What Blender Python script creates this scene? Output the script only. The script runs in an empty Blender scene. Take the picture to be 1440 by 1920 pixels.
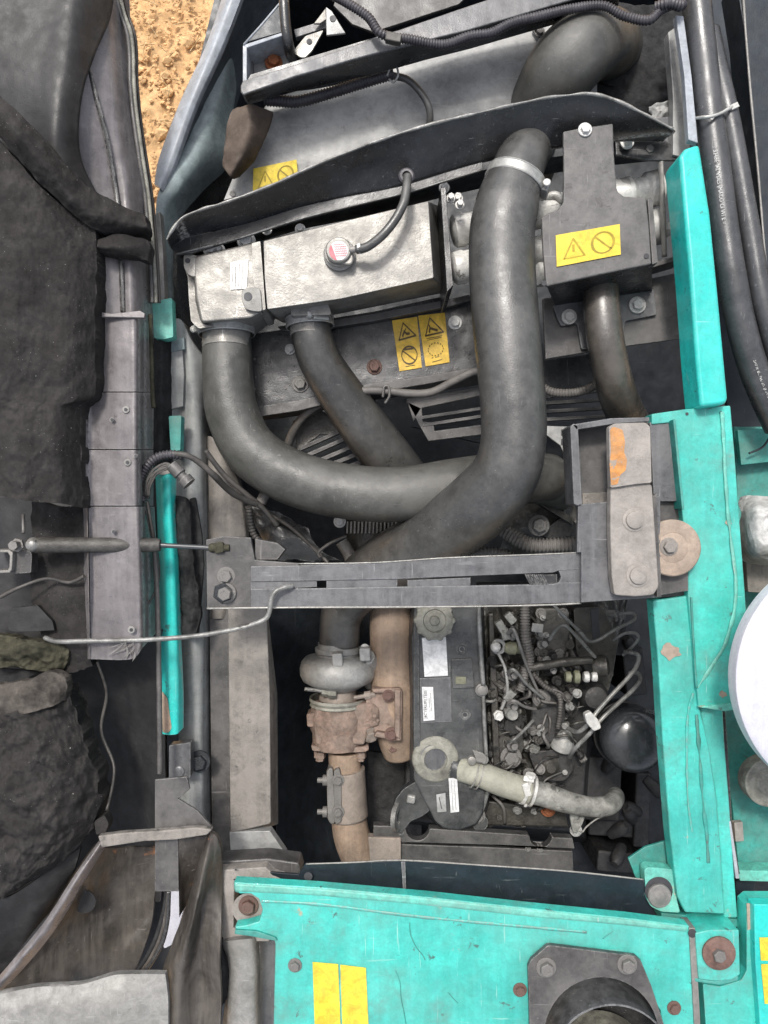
import bpy, bmesh, math, random
from mathutils import Vector, Matrix, noise
random.seed(7)
R = math.radians
C = bpy.context.scene.collection
sc = bpy.context.scene
# ------------------------------------------------------------------ camera
H0 = 1.6          # height of the reference plane (top of the teal frame) over the soil
D = 1.11          # camera height over the reference plane
S = 0.0008
cam = bpy.data.cameras.new('camera'); camo = bpy.data.objects.new('camera', cam); C.objects.link(camo)
camo.location = (0, 0, H0 + D); cam.sensor_fit = 'HORIZONTAL'; cam.sensor_width = 36
cam.lens = 36 * D / (1440 * S); cam.clip_start = 0.02; cam.clip_end = 200
sc.camera = camo
# ------------------------------------------------------------------ sky and sun
wd = bpy.data.worlds.new('World'); sc.world = wd; wd.use_nodes = True
nt = wd.node_tree; nt.nodes.clear()
sky = nt.nodes.new('ShaderNodeTexSky'); sky.sky_type = 'NISHITA'; sky.sun_disc = False
SUN_EL, SUN_AZ = 60, -18
sky.sun_elevation = R(SUN_EL); sky.sun_rotation = R(SUN_AZ); sky.dust_density = 4.0
hs = nt.nodes.new('ShaderNodeHueSaturation'); hs.inputs['Saturation'].default_value = 0.45
bg = nt.nodes.new('ShaderNodeBackground'); bg.inputs['Strength'].default_value = 0.15
ow = nt.nodes.new('ShaderNodeOutputWorld')
nt.links.new(sky.outputs[0], hs.inputs['Color']); nt.links.new(hs.outputs[0], bg.inputs[0]); nt.links.new(bg.outputs[0], ow.inputs[0])
sl = bpy.data.lights.new('sun', 'SUN'); sl.energy = 1.8; sl.angle = R(9); sl.color = (1, 0.965, 0.91)
so = bpy.data.objects.new('sun', sl); C.objects.link(so)
_d = Vector((math.sin(R(SUN_AZ)) * math.cos(R(SUN_EL)), math.cos(R(SUN_AZ)) * math.cos(R(SUN_EL)), math.sin(R(SUN_EL))))
so.rotation_euler = (-_d).to_track_quat('-Z', 'Y').to_euler()
sc.view_settings.view_transform = 'Standard'; sc.view_settings.look = 'None'
sc.view_settings.exposure = 0.42; sc.view_settings.gamma = 1

# ------------------------------------------------------------------ helpers
def K(z): return S * (D - z) / D
def W(x, y, z=0.0):
    k = K(z); return Vector(((x - 720) * k, (960 - y) * k, H0 + z))
def p(s): return [tuple(float(a) for a in t.split(',')) for t in s.split()]
ORG = {}
def put(o, par=None, loc=(0, 0, 0)):
    loc = Vector(loc); C.objects.link(o)
    if par is not None:
        o.parent = par; o.location = loc - ORG[par.name]
    else: o.location = loc
    ORG[o.name] = loc
    return o
def lab(o, label, cat, group=None):
    o['label'] = label; o['category'] = cat
    if group: o['group'] = group
    return o
def T(name, label, cat, x, y, z, group=None):
    o = bpy.data.objects.new(name, None); o.empty_display_size = .02
    put(o, None, W(x, y, z)); return lab(o, label, cat, group)
def mesh_obj(name, vs, fs, mat, par=None, smooth=False, bevel=0, loc=(0, 0, 0), fix=True):
    me = bpy.data.meshes.new(name); me.from_pydata([tuple(v) for v in vs], [], fs)
    if fix:
        bm = bmesh.new(); bm.from_mesh(me); bmesh.ops.recalc_face_normals(bm, faces=bm.faces); bm.to_mesh(me); bm.free()
    me.materials.append(mat)
    if smooth: me.polygons.foreach_set('use_smooth', [True] * len(me.polygons))
    o = put(bpy.data.objects.new(name, me), par, loc)
    if bevel:
        b = o.modifiers.new('b', 'BEVEL'); b.width = bevel; b.segments = 2; b.limit_method = 'ANGLE'; b.angle_limit = R(35)
        me.polygons.foreach_set('use_smooth', [True] * len(me.polygons))
        b.harden_normals = True
    return o
def rnd(poly, r, n=3):
    """round the corners of a pixel polygon by r pixels"""
    out = []
    m = len(poly)
    for i in range(m):
        a, b, c = Vector(poly[i - 1]), Vector(poly[i]), Vector(poly[(i + 1) % m])
        d1, d2 = a - b, c - b
        q = min(r, d1.length * .45, d2.length * .45)
        s, e = b + d1.normalized() * q, b + d2.normalized() * q
        for k in range(n + 1):
            t = k / n
            v = s * (1 - t) ** 2 + b * 2 * t * (1 - t) + e * t * t
            out.append((v.x, v.y))
    return out
def loft(name, top, zt, bot, zb, mat, par=None, bevel=.0012):
    n = len(top)
    assert n == len(bot), (name, n, len(bot))
    ztl = zt if isinstance(zt, (list, tuple)) else [zt] * n
    zbl = zb if isinstance(zb, (list, tuple)) else [zb] * n
    vs = [W(a[0], a[1], z) for a, z in zip(top, ztl)] + [W(a[0], a[1], z) for a, z in zip(bot, zbl)]
    fs = [list(range(n)), list(range(2 * n - 1, n - 1, -1))] + [[i, (i + 1) % n, n + (i + 1) % n, n + i] for i in range(n)]
    return mesh_obj(name, vs, fs, mat, par, bevel=bevel)
def prism(name, poly, zt, h, mat, par=None, bevel=.0012, rr=0):
    if isinstance(poly, str): poly = p(poly)
    if rr: poly = rnd(poly, rr); 
    n = len(poly)
    ztl = list(zt) if isinstance(zt, (list, tuple)) else [zt] * n
    vs = [W(a[0], a[1], z) for a, z in zip(poly, ztl)]
    vs += [v - Vector((0, 0, h)) for v in vs]
    fs = [list(range(n)), list(range(2 * n - 1, n - 1, -1))] + [[i, (i + 1) % n, n + (i + 1) % n, n + i] for i in range(n)]
    return mesh_obj(name, vs, fs, mat, par, bevel=bevel)
def box(name, x, y, z, w, h, d, mat, par=None, rot=0, bevel=.0008):
    c, s = math.cos(R(rot)), math.sin(R(rot))
    poly = [(x + a * w / 2 * c - b * h / 2 * s, y + a * w / 2 * s + b * h / 2 * c) for a, b in ((-1, -1), (1, -1), (1, 1), (-1, 1))]
    return prism(name, poly, z, d, mat, par, bevel)
def catmull(P, n):
    out = []
    m = len(P)
    for i in range(m - 1):
        p0, p1, p2, p3 = P[max(i - 1, 0)], P[i], P[i + 1], P[min(i + 2, m - 1)]
        for k in range(n):
            t = k / n
            out.append(tuple(.5 * ((2 * b) + (c - a) * t + (2 * a - 5 * b + 4 * c - d) * t * t + (3 * b - a - 3 * c + d) * t ** 3) for a, b, c, d in zip(p0, p1, p2, p3)))
    out.append(tuple(P[-1])); return out
def tube(name, pts, r, mat, par=None, seg=20, n=8, corr=0, depth=.12, cap=True, wob=0, flat=1):
    """pts: (px, py, z[, r px]); r in pixels at that depth"""
    P = []
    for q in pts:
        rr = (q[3] if len(q) > 3 else r) * K(q[2]); w = W(*q[:3]); P.append((w.x, w.y, w.z, rr))
    P = catmull(P, n)
    if corr:
        L = [0]
        for a, b in zip(P, P[1:]): L.append(L[-1] + (Vector(a[:3]) - Vector(b[:3])).length)
        cnt = max(int(L[-1] / corr * 4), 8); Q = []; j = 0
        for i in range(cnt + 1):
            s = L[-1] * i / cnt
            while j < len(L) - 2 and L[j + 1] < s: j += 1
            t = (s - L[j]) / max(L[j + 1] - L[j], 1e-9); t = min(max(t, 0), 1)
            v = [a * (1 - t) + b * t for a, b in zip(P[j], P[j + 1])]
            v[3] *= 1 + depth * (1 if (i % 4) < 2 else -1)
            Q.append(tuple(v))
        P = Q
    vs, fs = [], []
    up = Vector((0, 0, 1)); prev = None
    for i, q in enumerate(P):
        a = Vector(P[max(i - 1, 0)][:3]); b = Vector(P[min(i + 1, len(P) - 1)][:3]); t = (b - a).normalized()
        if prev is None:
            u = up - t * up.dot(t)
            if u.length < .05: u = Vector((0, 1, 0)) - t * t.y
        else: u = prev - t * prev.dot(t)
        u.normalize(); prev = u; v = t.cross(u)
        for k in range(seg):
            an = 2 * math.pi * k / seg
            rr = q[3]
            c0 = Vector(q[:3])
            d = u * math.cos(an) * flat + v * math.sin(an)
            if wob: rr *= 1 + wob * noise.noise((c0 + d * rr) * 45)
            vs.append(c0 + d * rr)
    m = len(P)
    for i in range(m - 1):
        for k in range(seg):
            fs.append([i * seg + k, i * seg + (k + 1) % seg, (i + 1) * seg + (k + 1) % seg, (i + 1) * seg + k])
    if cap: fs += [list(range(seg))[::-1], [(m - 1) * seg + k for k in range(seg)]]
    o = mesh_obj(name, vs, fs, mat, par, smooth=True, fix=False)
    if cap: 
        for f in o.data.polygons[-2:]: f.use_smooth = False
    return o
def lathe(name, c, ax, prof, mat, par=None, seg=40, smooth=True, squash=1, closed=False):
    """c world point, ax direction, prof [(t, r)] in metres"""
    ax = Vector(ax).normalized(); u = ax.orthogonal().normalized(); v = ax.cross(u)
    vs, fs = [], []
    for t, r in prof:
        for k in range(seg):
            a = 2 * math.pi * k / seg; vs.append(Vector(c) + ax * t + (u * math.cos(a) + v * math.sin(a) * squash) * max(r, 1e-5))
    m = len(prof)
    for i in range(m - 1 if not closed else m):
        j = (i + 1) % m
        for k in range(seg): fs.append([i * seg + k, i * seg + (k + 1) % seg, j * seg + (k + 1) % seg, j * seg + k])
    if not closed: fs += [list(range(seg)), [(m - 1) * seg + k for k in range(seg)]]
    o = mesh_obj(name, vs, fs, mat, par)
    if smooth:
        o.data.polygons.foreach_set('use_smooth', [True] * len(o.data.polygons))
        e = o.modifiers.new('e', 'EDGE_SPLIT'); e.split_angle = R(38)
    return o
def zl(name, x, y, z, prof, mat, par=None, seg=40, tilt=(0, 0, 1)):
    """lathe about a vertical axis, profile (height m, radius px)"""
    return lathe(name, W(x, y, z), tilt, [(t, r * K(z)) for t, r in prof], mat, par, seg)
def surf(name, rows, mat, par=None, nu=8, nv=8, amp=0, sc_=30, thick=0, oct_=4, jit=0, ridged=False):
    """smooth sheet through a grid of (px, py, z) control points, with noise relief"""
    A = [catmull(r, nu) for r in rows]
    cols = list(zip(*A)); B = [catmull(list(c), nv) for c in cols]
    nr, nc = len(B[0]), len(B)
    vs = []
    for i in range(nr):
        for j in range(nc):
            x, y, z = B[j][i]; v = W(x, y, z)
            if amp:
                f = noise.fractal(v * sc_, 1.0, 2.1, oct_)
                if ridged: f = f + .7 * (abs(noise.noise(v * sc_ * .6)) - .3)
                v = v + Vector((0, 0, amp * f))
                if jit and (i in (0, nr - 1) or j in (0, nc - 1)):
                    v = v + Vector((noise.fractal(v * 35, 1, 2.2, 3), noise.fractal(v * 35 + Vector((9, 3, 1)), 1, 2.2, 3), 0)) * jit
            vs.append(v)
    fs = [[i * nc + j, i * nc + j + 1, (i + 1) * nc + j + 1, (i + 1) * nc + j] for i in range(nr - 1) for j in range(nc - 1)]
    if thick:
        n = len(vs); vs += [v - Vector((0, 0, thick)) for v in vs]
        fs += [[n + a for a in f[::-1]] for f in fs]
        def q(a, b): fs.append([a, b, b + n, a + n])
        for i in range(nr - 1): q(i * nc, (i + 1) * nc); q((i + 1) * nc + nc - 1, i * nc + nc - 1)
        for j in range(nc - 1): q(j + 1, j); q((nr - 1) * nc + j, (nr - 1) * nc + j + 1)
    o = mesh_obj(name, vs, fs, mat, par, smooth=True, fix=bool(thick))
    if not thick:
        o.data.update()
        if sum(f.normal.z for f in o.data.polygons) < 0: o.data.flip_normals()
    else:
        e = o.modifiers.new('e', 'EDGE_SPLIT'); e.split_angle = R(60)
    return o
_bm = {}
def bolt(par, x, y, z, r, mat, tilt=(0, 0, 1), washer=1.45, name='bolt', h=.75):
    key = (mat.name, washer, h)
    if key not in _bm:
        vs, fs = [], []
        def ring(n, r_, z_, off=0):
            i = len(vs); vs.extend([(r_ * math.cos(2 * math.pi * k / n + off), r_ * math.sin(2 * math.pi * k / n + off), z_) for k in range(n)]); return i
        def band(a, b, n): fs.extend([[a + k, a + (k + 1) % n, b + (k + 1) % n, b + k] for k in range(n)])
        zb = 0
        if washer:
            a = ring(20, washer, -.3); b = ring(20, washer, .1); c = ring(20, washer - .08, .16); d = ring(20, .5, .16)
            band(a, b, 20); band(b, c, 20); band(c, d, 20); zb = .16
        a = ring(6, 1, zb - .1); b = ring(6, 1, zb + h - .1); c = ring(6, .88, zb + h); e = ring(6, .5, zb + h)
        band(a, b, 6); band(b, c, 6); band(c, e, 6); f = ring(6, .45, zb + h - .06); band(e, f, 6); fs.append([f + k for k in range(6)])
        me = bpy.data.meshes.new('bolt'); me.from_pydata(vs, [], fs); me.materials.append(mat); _bm[key] = me
    o = bpy.data.objects.new(name, _bm[key])
    put(o, par, W(x, y, z)); s = r * K(z); o.scale = (s, s, s)
    q = Vector(tilt).normalized().to_track_quat('Z', 'Y'); o.rotation_euler = (q @ Matrix.Rotation(random.uniform(0, 6), 3, 'Z').to_quaternion()).to_euler()
    return o
def clamp(x, y, z, dx, dy, dz, r, w, label, screw=1, mat=None, sa=0):
    """band clamp around a hose: centre, direction in pixels/metres, radius px, width px"""
    k = K(z); ax = Vector((dx, -dy, dz)).normalized(); c = W(x, y, z); r = r * k; w = w * k / 2; t = .0016
    e = T('hose_clamp', label, 'hose clamp', x, y, z, 'band clamps on the hoses')
    lathe('band', c, ax, [(-w, r), (-w, r + t), (-w * .8, r + t * 1.5), (-w * .7, r + t), (w * .7, r + t), (w * .8, r + t * 1.5), (w, r + t), (w, r)], mat or MT['clamp'], e, 48, closed=True)
    if screw:
        side = ax.cross(Vector((0, 0, 1))).normalized() * screw
        up = Vector((0, 0, 1)); d = (side * math.cos(R(sa)) + up * math.sin(R(sa))); tg = ax.cross(d).normalized()
        cc = c + d * (r + .004)
        vs = [cc + ax * a * w * .9 + d * b * .004 + tg * g * .013 for a in (-1, 1) for b in (-1, 1) for g in (-1, 1)]
        mesh_obj('screw_housing', vs, [[0, 1, 3, 2], [4, 6, 7, 5], [0, 4, 5, 1], [2, 3, 7, 6], [0, 2, 6, 4], [1, 5, 7, 3]], mat or MT['clamp'], e, bevel=.0012)
        s0 = cc + tg * .012
        lathe('screw', s0, tg, [(0, .003), (.006, .003), (.006, .0055), (.011, .0055), (.012, .004)], MT['zinc'], e, 12)
    return e
def bil(c, u, v):
    a, b, cc, d = c; f = lambda i: a[i] * (1 - u) * (1 - v) + b[i] * u * (1 - v) + cc[i] * u * v + d[i] * (1 - u) * v
    return (f(0), f(1), f(2))
def stroke(vs, fs, pts, w, m, lift=.0007):
    for (x0, y0), (x1, y1) in zip(pts, pts[1:]):
        d = Vector((x1 - x0, y1 - y0)); lift += .00012 if len(fs) % 2 else -.00012
        if d.length < 1e-6: continue
        n = Vector((-d.y, d.x)).normalized() * w / 2; e = d.normalized() * w * .4; i = len(vs)
        for x, y in ((x0 + n.x - e.x, y0 + n.y - e.y), (x1 + n.x + e.x, y1 + n.y + e.y), (x1 - n.x + e.x, y1 - n.y + e.y), (x0 - n.x - e.x, y0 - n.y - e.y)):
            q = m(x, y); vs.append(W(q[0], q[1], q[2] + lift))
        fs.append([i, i + 1, i + 2, i + 3])
def circ(cx, cy, r, asp=1, n=24, a0=0, a1=360): return [(cx + r * math.cos(R(a0 + (a1 - a0) * k / n)), cy + r * asp * math.sin(R(a0 + (a1 - a0) * k / n))) for k in range(n + 1)]
def sticker(corners, strokes, par, mat, ink, name='sticker', label=None, w=.03, grid=4, lift=.0009):
    """thin sticker; corners TL TR BR BL (px,py,z); strokes in unit coordinates"""
    c = corners; n = grid
    vs = []
    for j in range(n + 1):
        for i in range(n + 1):
            q = bil(c, i / n, j / n); vs.append(W(q[0], q[1], q[2] + lift))
    fs = [[j * (n + 1) + i, j * (n + 1) + i + 1, (j + 1) * (n + 1) + i + 1, (j + 1) * (n + 1) + i] for j in range(n) for i in range(n)]
    m0 = len(vs); vs += [v - Vector((0, 0, .0006)) for v in vs]
    edge = [i for i in range(n)] + [n + j * (n + 1) for j in range(n)] + [(n + 1) * (n + 1) - 1 - i for i in range(n)] + [(n - j) * (n + 1) for j in range(n)]
    for a, b in zip(edge, edge[1:] + edge[:1]): fs.append([a, b, b + m0, a + m0])
    o = mesh_obj(name, vs, fs, mat, par)
    if label: o['label'] = label
    if strokes:
        v2, f2 = [], []
        for s in strokes:
            ww = w
            if isinstance(s, tuple) and isinstance(s[0], (int, float)): ww, s = s
            stroke(v2, f2, s, ww, lambda x, y: bil(c, x, y), lift + .0005)
        mesh_obj('print', v2, f2, ink, o, fix=False)
    return o
def textmesh(s):
    cu = bpy.data.curves.new('t', 'FONT'); cu.body = s; cu.size = 1; cu.resolution_u = 2
    o = bpy.data.objects.new('t', cu); C.objects.link(o)
    dg = bpy.context.evaluated_depsgraph_get(); me = bpy.data.meshes.new_from_object(o.evaluated_get(dg))
    vs = [v.co.copy() for v in me.vertices]; fs = [list(f.vertices) for f in me.polygons]
    bpy.data.objects.remove(o); return vs, fs
def text_on(s, o, ux, uy, par, mat, name='lettering', curve=None):
    """text from origin o=(px,py,z), baseline vector ux and up vector uy in pixels per text unit"""
    vs, fs = textmesh(s); out = []
    for v in vs:
        x, y = o[0] + ux[0] * v.x + uy[0] * v.y, o[1] + ux[1] * v.x + uy[1] * v.y
        if curve: x, y, z = curve(v.x, v.y)
        else: z = o[2]
        out.append(W(x, y, z))
    me = mesh_obj(name, out, fs, mat, par, fix=False)
    return me

# ------------------------------------------------------------------ materials
MT = {}
def M(name, col, rough=.6, metal=0, var=.25, vs=14, dust=0, dcol=(.30, .28, .25), dscale=22, rust=0, rcol=(.20, .085, .035), scr=0, scol=(.5, .5, .48), bump=.25, bs=420,
      dent=0, edge=0, ecol=(.35, .34, .32), chips=0, ccol=(.09, .09, .09), spec=.5, coat=0, fine=.12, grunge=.28, fleck=.0, streak=0, sdir=0, smudge=0, mcol=(.10, .095, .085)):
    m = bpy.data.materials.new(name); m.use_nodes = True; t = m.node_tree; t.nodes.clear(); L = t.links.new
    N = lambda k: t.nodes.new('ShaderNode' + k)
    tc = N('TexCoord'); oi = N('ObjectInfo'); add = N('VectorMath'); add.operation = 'MULTIPLY_ADD'
    add.inputs[1].default_value = (1, 1, 1); L(tc.outputs['Object'], add.inputs[0])
    rv = N('VectorMath'); rv.operation = 'SCALE'; rv.inputs[0].default_value = (3, 5, 7); L(oi.outputs['Random'], rv.inputs['Scale']); L(rv.outputs[0], add.inputs[2])
    V = add.outputs[0]
    def nz(scale, det=5, rg=.6, vec=None, dist=0):
        n = N('TexNoise'); n.inputs['Scale'].default_value = scale; n.inputs['Detail'].default_value = det; n.inputs['Roughness'].default_value = rg
        n.inputs['Distortion'].default_value = dist; L(vec or V, n.inputs['Vector']); return n.outputs[0]
    def ramp(src, a, b, lo=0, hi=1):
        r = N('MapRange'); r.inputs[1].default_value = a; r.inputs[2].default_value = b; r.inputs[3].default_value = lo; r.inputs[4].default_value = hi
        r.interpolation_type = 'SMOOTHSTEP'; L(src, r.inputs[0]); return r.outputs[0]
    def mth(op, a, b):
        n = N('Math'); n.operation = op
        for i, s in enumerate((a, b)):
            if isinstance(s, (int, float)): n.inputs[i].default_value = s
            else: L(s, n.inputs[i])
        return n.outputs[0]
    def mix(f, a, b):
        n = N('Mix'); n.data_type = 'RGBA'
        if isinstance(f, (int, float)): n.inputs[0].default_value = f
        else: L(f, n.inputs[0])
        for i, s in ((6, a), (7, b)):
            if isinstance(s, tuple): n.inputs[i].default_value = (*s, 1)
            else: L(s, n.inputs[i])
        return n.outputs[2]
    lo = tuple(max(c * (1 - var), 0) for c in col); hi = tuple(min(c * (1 + var), .95) for c in col)
    c = mix(ramp(nz(vs, 6), .3, .7), lo, hi)
    if fine: c = mix(ramp(nz(260, 4, .7), .35, .7, 0, fine * 2), c, tuple(x * .45 for x in col))
    if grunge:
        g0 = ramp(nz(55, 9, .78, dist=.6), .32, .68, 1 - grunge, 1 + grunge * .8)
        n_ = N('Mix'); n_.data_type = 'RGBA'; n_.blend_type = 'MULTIPLY'; n_.inputs[0].default_value = 1; n_.clamp_result = False
        L(c, n_.inputs[6]); L(g0, n_.inputs[7]); c = n_.outputs[2]
    if streak:
        mp3 = N('Mapping'); mp3.inputs['Rotation'].default_value = (0, 0, R(sdir)); mp3.inputs['Scale'].default_value = (1, .08, 1); L(V, mp3.inputs[0])
        c = mix(ramp(nz(70, 5, .65, mp3.outputs[0]), .42, .66, 0, streak), c, tuple(min(x * 2.3 + .02, .9) for x in col))
    rgh = ramp(nz(vs * 2.3, 5), .3, .7, max(rough - .12, .03), min(rough + .12, 1))
    if chips:
        k = ramp(nz(38, 8, .72, dist=.4), .5 + .16 * (1 - chips), .53 + .16 * (1 - chips))
        c = mix(k, c, ccol)
    if scr:
        mp = N('Mapping'); mp.inputs['Scale'].default_value = (1, .06, 1); mp.inputs['Rotation'].default_value = (0, 0, .5); L(V, mp.inputs[0])
        k = ramp(nz(220, 3, .6, mp.outputs[0]), .66, .74, 0, scr)
        mp2 = N('Mapping'); mp2.inputs['Scale'].default_value = (.07, 1, 1); mp2.inputs['Rotation'].default_value = (0, 0, .25); L(V, mp2.inputs[0])
        k2 = ramp(nz(180, 3, .6, mp2.outputs[0]), .67, .75, 0, scr)
        c = mix(mth('MAXIMUM', k, k2), c, scol)
    if rust:
        k = ramp(mth('ADD', mth('MULTIPLY', nz(9, 3), .6), mth('MULTIPLY', nz(60, 6, .7), .45)), .72 - .22 * rust, .80 - .22 * rust)
        c = mix(k, c, mix(ramp(nz(120, 5), .35, .7), rcol, tuple(min(x * 2.4, .9) for x in rcol))); rgh = mth('MAXIMUM', rgh, mth('MULTIPLY', k, .85))
    if edge:
        bv = N('Bevel'); bv.samples = 4; bv.inputs['Radius'].default_value = .0035; g = N('NewGeometry'); dt = N('VectorMath'); dt.operation = 'DOT_PRODUCT'
        L(bv.outputs[0], dt.inputs[0]); L(g.outputs['True Normal'], dt.inputs[1])
        k = mth('MULTIPLY', ramp(dt.outputs['Value'], .97, .80), ramp(nz(150, 5, .7), .40, .56, 0, edge)); c = mix(k, c, ecol)
    if dust:
        g = N('NewGeometry'); sx = N('SeparateXYZ'); L(g.outputs['Normal'], sx.inputs[0])
        up = ramp(sx.outputs[2], -.1, .95)
        k = mth('MULTIPLY', up, ramp(mth('ADD', mth('MULTIPLY', nz(dscale, 6, .65), .7), mth('MULTIPLY', nz(dscale * 7, 4, .7), .3)), .36, .66, dust * .25, dust))
        c = mix(k, c, dcol); rgh = mth('MAXIMUM', rgh, mth('MULTIPLY', k, .9))
    if smudge:
        k = mth('MULTIPLY', ramp(nz(7, 3, .5, dist=.8), .50, .68), ramp(nz(48, 7, .75), .34, .66, .15, 1))
        k = mth('MULTIPLY', k, smudge); c = mix(k, c, mcol); rgh = mth('MAXIMUM', rgh, mth('MULTIPLY', k, .9))
    if fleck: c = mix(mth('MULTIPLY', ramp(nz(520, 2, .5), .70, .76), ramp(nz(18, 4), .45, .62, 0, fleck)), c, (.5, .49, .46))
    b = N('BsdfPrincipled'); L(c, b.inputs['Base Color']); L(rgh, b.inputs['Roughness']); b.inputs['Metallic'].default_value = metal
    b.inputs['Specular IOR Level'].default_value = spec; b.inputs['Coat Weight'].default_value = coat
    h = mth('MULTIPLY', nz(bs, 5, .65), 1.0)
    bp = N('Bump'); bp.inputs['Strength'].default_value = bump; bp.inputs['Distance'].default_value = .0012; L(h, bp.inputs['Height'])
    if dent:
        b2 = N('Bump'); b2.inputs['Strength'].default_value = dent; b2.inputs['Distance'].default_value = .012; L(nz(11, 3, .5), b2.inputs['Height']); L(bp.outputs[0], b2.inputs['Normal']); L(b2.outputs[0], b.inputs['Normal'])
    else: L(bp.outputs[0], b.inputs['Normal'])
    o = N('OutputMaterial'); L(b.outputs[0], o.inputs[0]); MT[name] = m; return m
M('teal', (.045, .50, .425), .42, var=.25, vs=7, dust=.45, dcol=(.16, .40, .35), dscale=6, rust=.36, rcol=(.22, .13, .08), scr=.6, scol=(.42, .68, .60), chips=.24, ccol=(.05, .13, .115), edge=.9, ecol=(.25, .27, .24), dent=.6, bump=.25, coat=.2, grunge=.17, streak=.1, sdir=80, fleck=.3, smudge=.55, mcol=(.13, .21, .18))
M('teal_clean', (.02, .58, .52), .36, var=.12, vs=6, dust=.25, dcol=(.12, .48, .43), scr=.4, scol=(.4, .75, .7), edge=.8, ecol=(.28, .42, .38), dent=.4, bump=.12, coat=.25, grunge=.12, chips=.12, ccol=(.05, .2, .18), streak=.1, smudge=.3, mcol=(.12, .26, .23))
M('teal_dull', (.03, .30, .26), .55, var=.3, dust=.5, dcol=(.16, .26, .22), rust=.2, chips=.1, dent=.2)
M('teal_faded', (.12, .50, .41), .5, var=.25, dust=.45, dcol=(.25, .42, .36), rust=.38, rcol=(.27, .17, .11), scr=.5, dent=.3, grunge=.3, chips=.15, ccol=(.08, .15, .13))
M('alu', (.27, .26, .24), .42, .3, var=.2, dust=.5, dcol=(.32, .305, .28), dscale=9, scr=1, scol=(.58, .58, .55), dent=.4, bump=.4, bs=300, edge=.8, ecol=(.6, .6, .56), chips=.08, ccol=(.12, .11, .10), grunge=.25, smudge=.5, mcol=(.15, .14, .125))
M('alu_dirty', (.26, .25, .235), .55, .3, var=.3, dust=.5, dcol=(.3, .28, .25), scr=.5, dent=.4, edge=.6, ecol=(.5, .5, .47), bump=.4)
M('cast_alu', (.38, .38, .365), .5, .25, var=.25, dust=.4, dcol=(.36, .34, .31), bump=.6, bs=260)
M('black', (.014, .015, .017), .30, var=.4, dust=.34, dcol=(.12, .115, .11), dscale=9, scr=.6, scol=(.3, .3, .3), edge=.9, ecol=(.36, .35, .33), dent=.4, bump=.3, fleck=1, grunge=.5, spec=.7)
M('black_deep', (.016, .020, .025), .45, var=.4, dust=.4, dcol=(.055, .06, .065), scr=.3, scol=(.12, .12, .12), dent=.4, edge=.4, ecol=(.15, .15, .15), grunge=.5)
M('gray_plate', (.062, .060, .060), .42, var=.35, dust=.55, dcol=(.175, .165, .155), dscale=14, scr=.5, scol=(.3, .29, .28), chips=.22, ccol=(.028, .026, .026), edge=.8, ecol=(.36, .35, .33), dent=.35, grunge=.4, fleck=.6)
M('gray_sheet', (.33, .33, .325), .42, .1, var=.3, dust=.6, dcol=(.46, .455, .43), dscale=9, scr=.4, scol=(.55, .55, .53), chips=.12, ccol=(.16, .16, .16), dent=.45, grunge=.3, vs=9)
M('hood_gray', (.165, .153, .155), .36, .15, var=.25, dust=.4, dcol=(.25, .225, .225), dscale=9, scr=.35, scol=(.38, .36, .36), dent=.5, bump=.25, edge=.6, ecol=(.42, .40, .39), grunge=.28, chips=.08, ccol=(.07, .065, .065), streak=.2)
M('bar_gray', (.085, .087, .092), .38, .1, var=.3, dust=.5, dcol=(.21, .205, .205), scr=.6, scol=(.4, .4, .4), edge=.8, ecol=(.42, .42, .41), dent=.4, grunge=.35, streak=.3, sdir=88)
M('dusty_beam', (.17, .155, .14), .7, var=.35, dust=.75, dcol=(.28, .255, .225), dscale=22, rust=.25, chips=.28, ccol=(.05, .048, .045), dent=.4, bump=.6, edge=.5, ecol=(.36, .35, .32), grunge=.45, streak=.25)
M('rail_gray', (.20, .21, .21), .5, var=.25, dust=.6, dcol=(.33, .33, .31), rust=.3, rcol=(.28, .17, .10), chips=.18, ccol=(.06, .06, .06), dent=.4, scr=.4, streak=.3)
M('frame_blue', (.24, .30, .31), .45, .1, var=.18, dust=.3, dcol=(.36, .40, .40), rust=.3, rcol=(.30, .16, .11), scr=.3, scol=(.5, .55, .55), dent=.3)
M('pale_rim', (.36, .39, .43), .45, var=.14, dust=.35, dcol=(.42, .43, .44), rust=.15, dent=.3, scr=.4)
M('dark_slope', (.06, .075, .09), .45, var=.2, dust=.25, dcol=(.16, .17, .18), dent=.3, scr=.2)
M('hose', (.036, .036, .035), .36, var=.25, dust=.60, dcol=(.165, .16, .15), dscale=11, scr=.35, scol=(.28, .27, .26), dent=.3, bump=.3, spec=.8, fleck=.8, grunge=.3)
M('hose_dusty', (.050, .050, .045), .42, var=.25, dust=.75, dcol=(.145, .142, .13), dscale=7, scr=.45, scol=(.30, .29, .27), dent=.35, bump=.4, spec=.7, fleck=.8, grunge=.35)
M('hose_small', (.045, .044, .042), .28, var=.3, dust=.4, dcol=(.26, .22, .18), dscale=12, dent=.3, bump=.3, spec=.9, fleck=.3)
M('hose_hyd', (.045, .047, .05), .3, var=.2, dust=.35, dcol=(.16, .155, .16), dscale=12, scr=.3, dent=.15, spec=.7, fleck=.4)
M('conduit', (.03, .028, .034), .45, var=.25, dust=.45, dcol=(.15, .14, .15), bump=.2)
M('conduit_gray', (.10, .095, .09), .6, var=.3, dust=.6, dcol=(.24, .22, .2), bump=.3)
M('wire', (.04, .038, .036), .55, var=.3, dust=.6, dcol=(.16, .145, .13))
M('rubber_flap', (.09, .065, .05), .8, var=.35, dust=.5, dcol=(.19, .15, .12), rust=.25, bump=.6, dent=.5)
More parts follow.
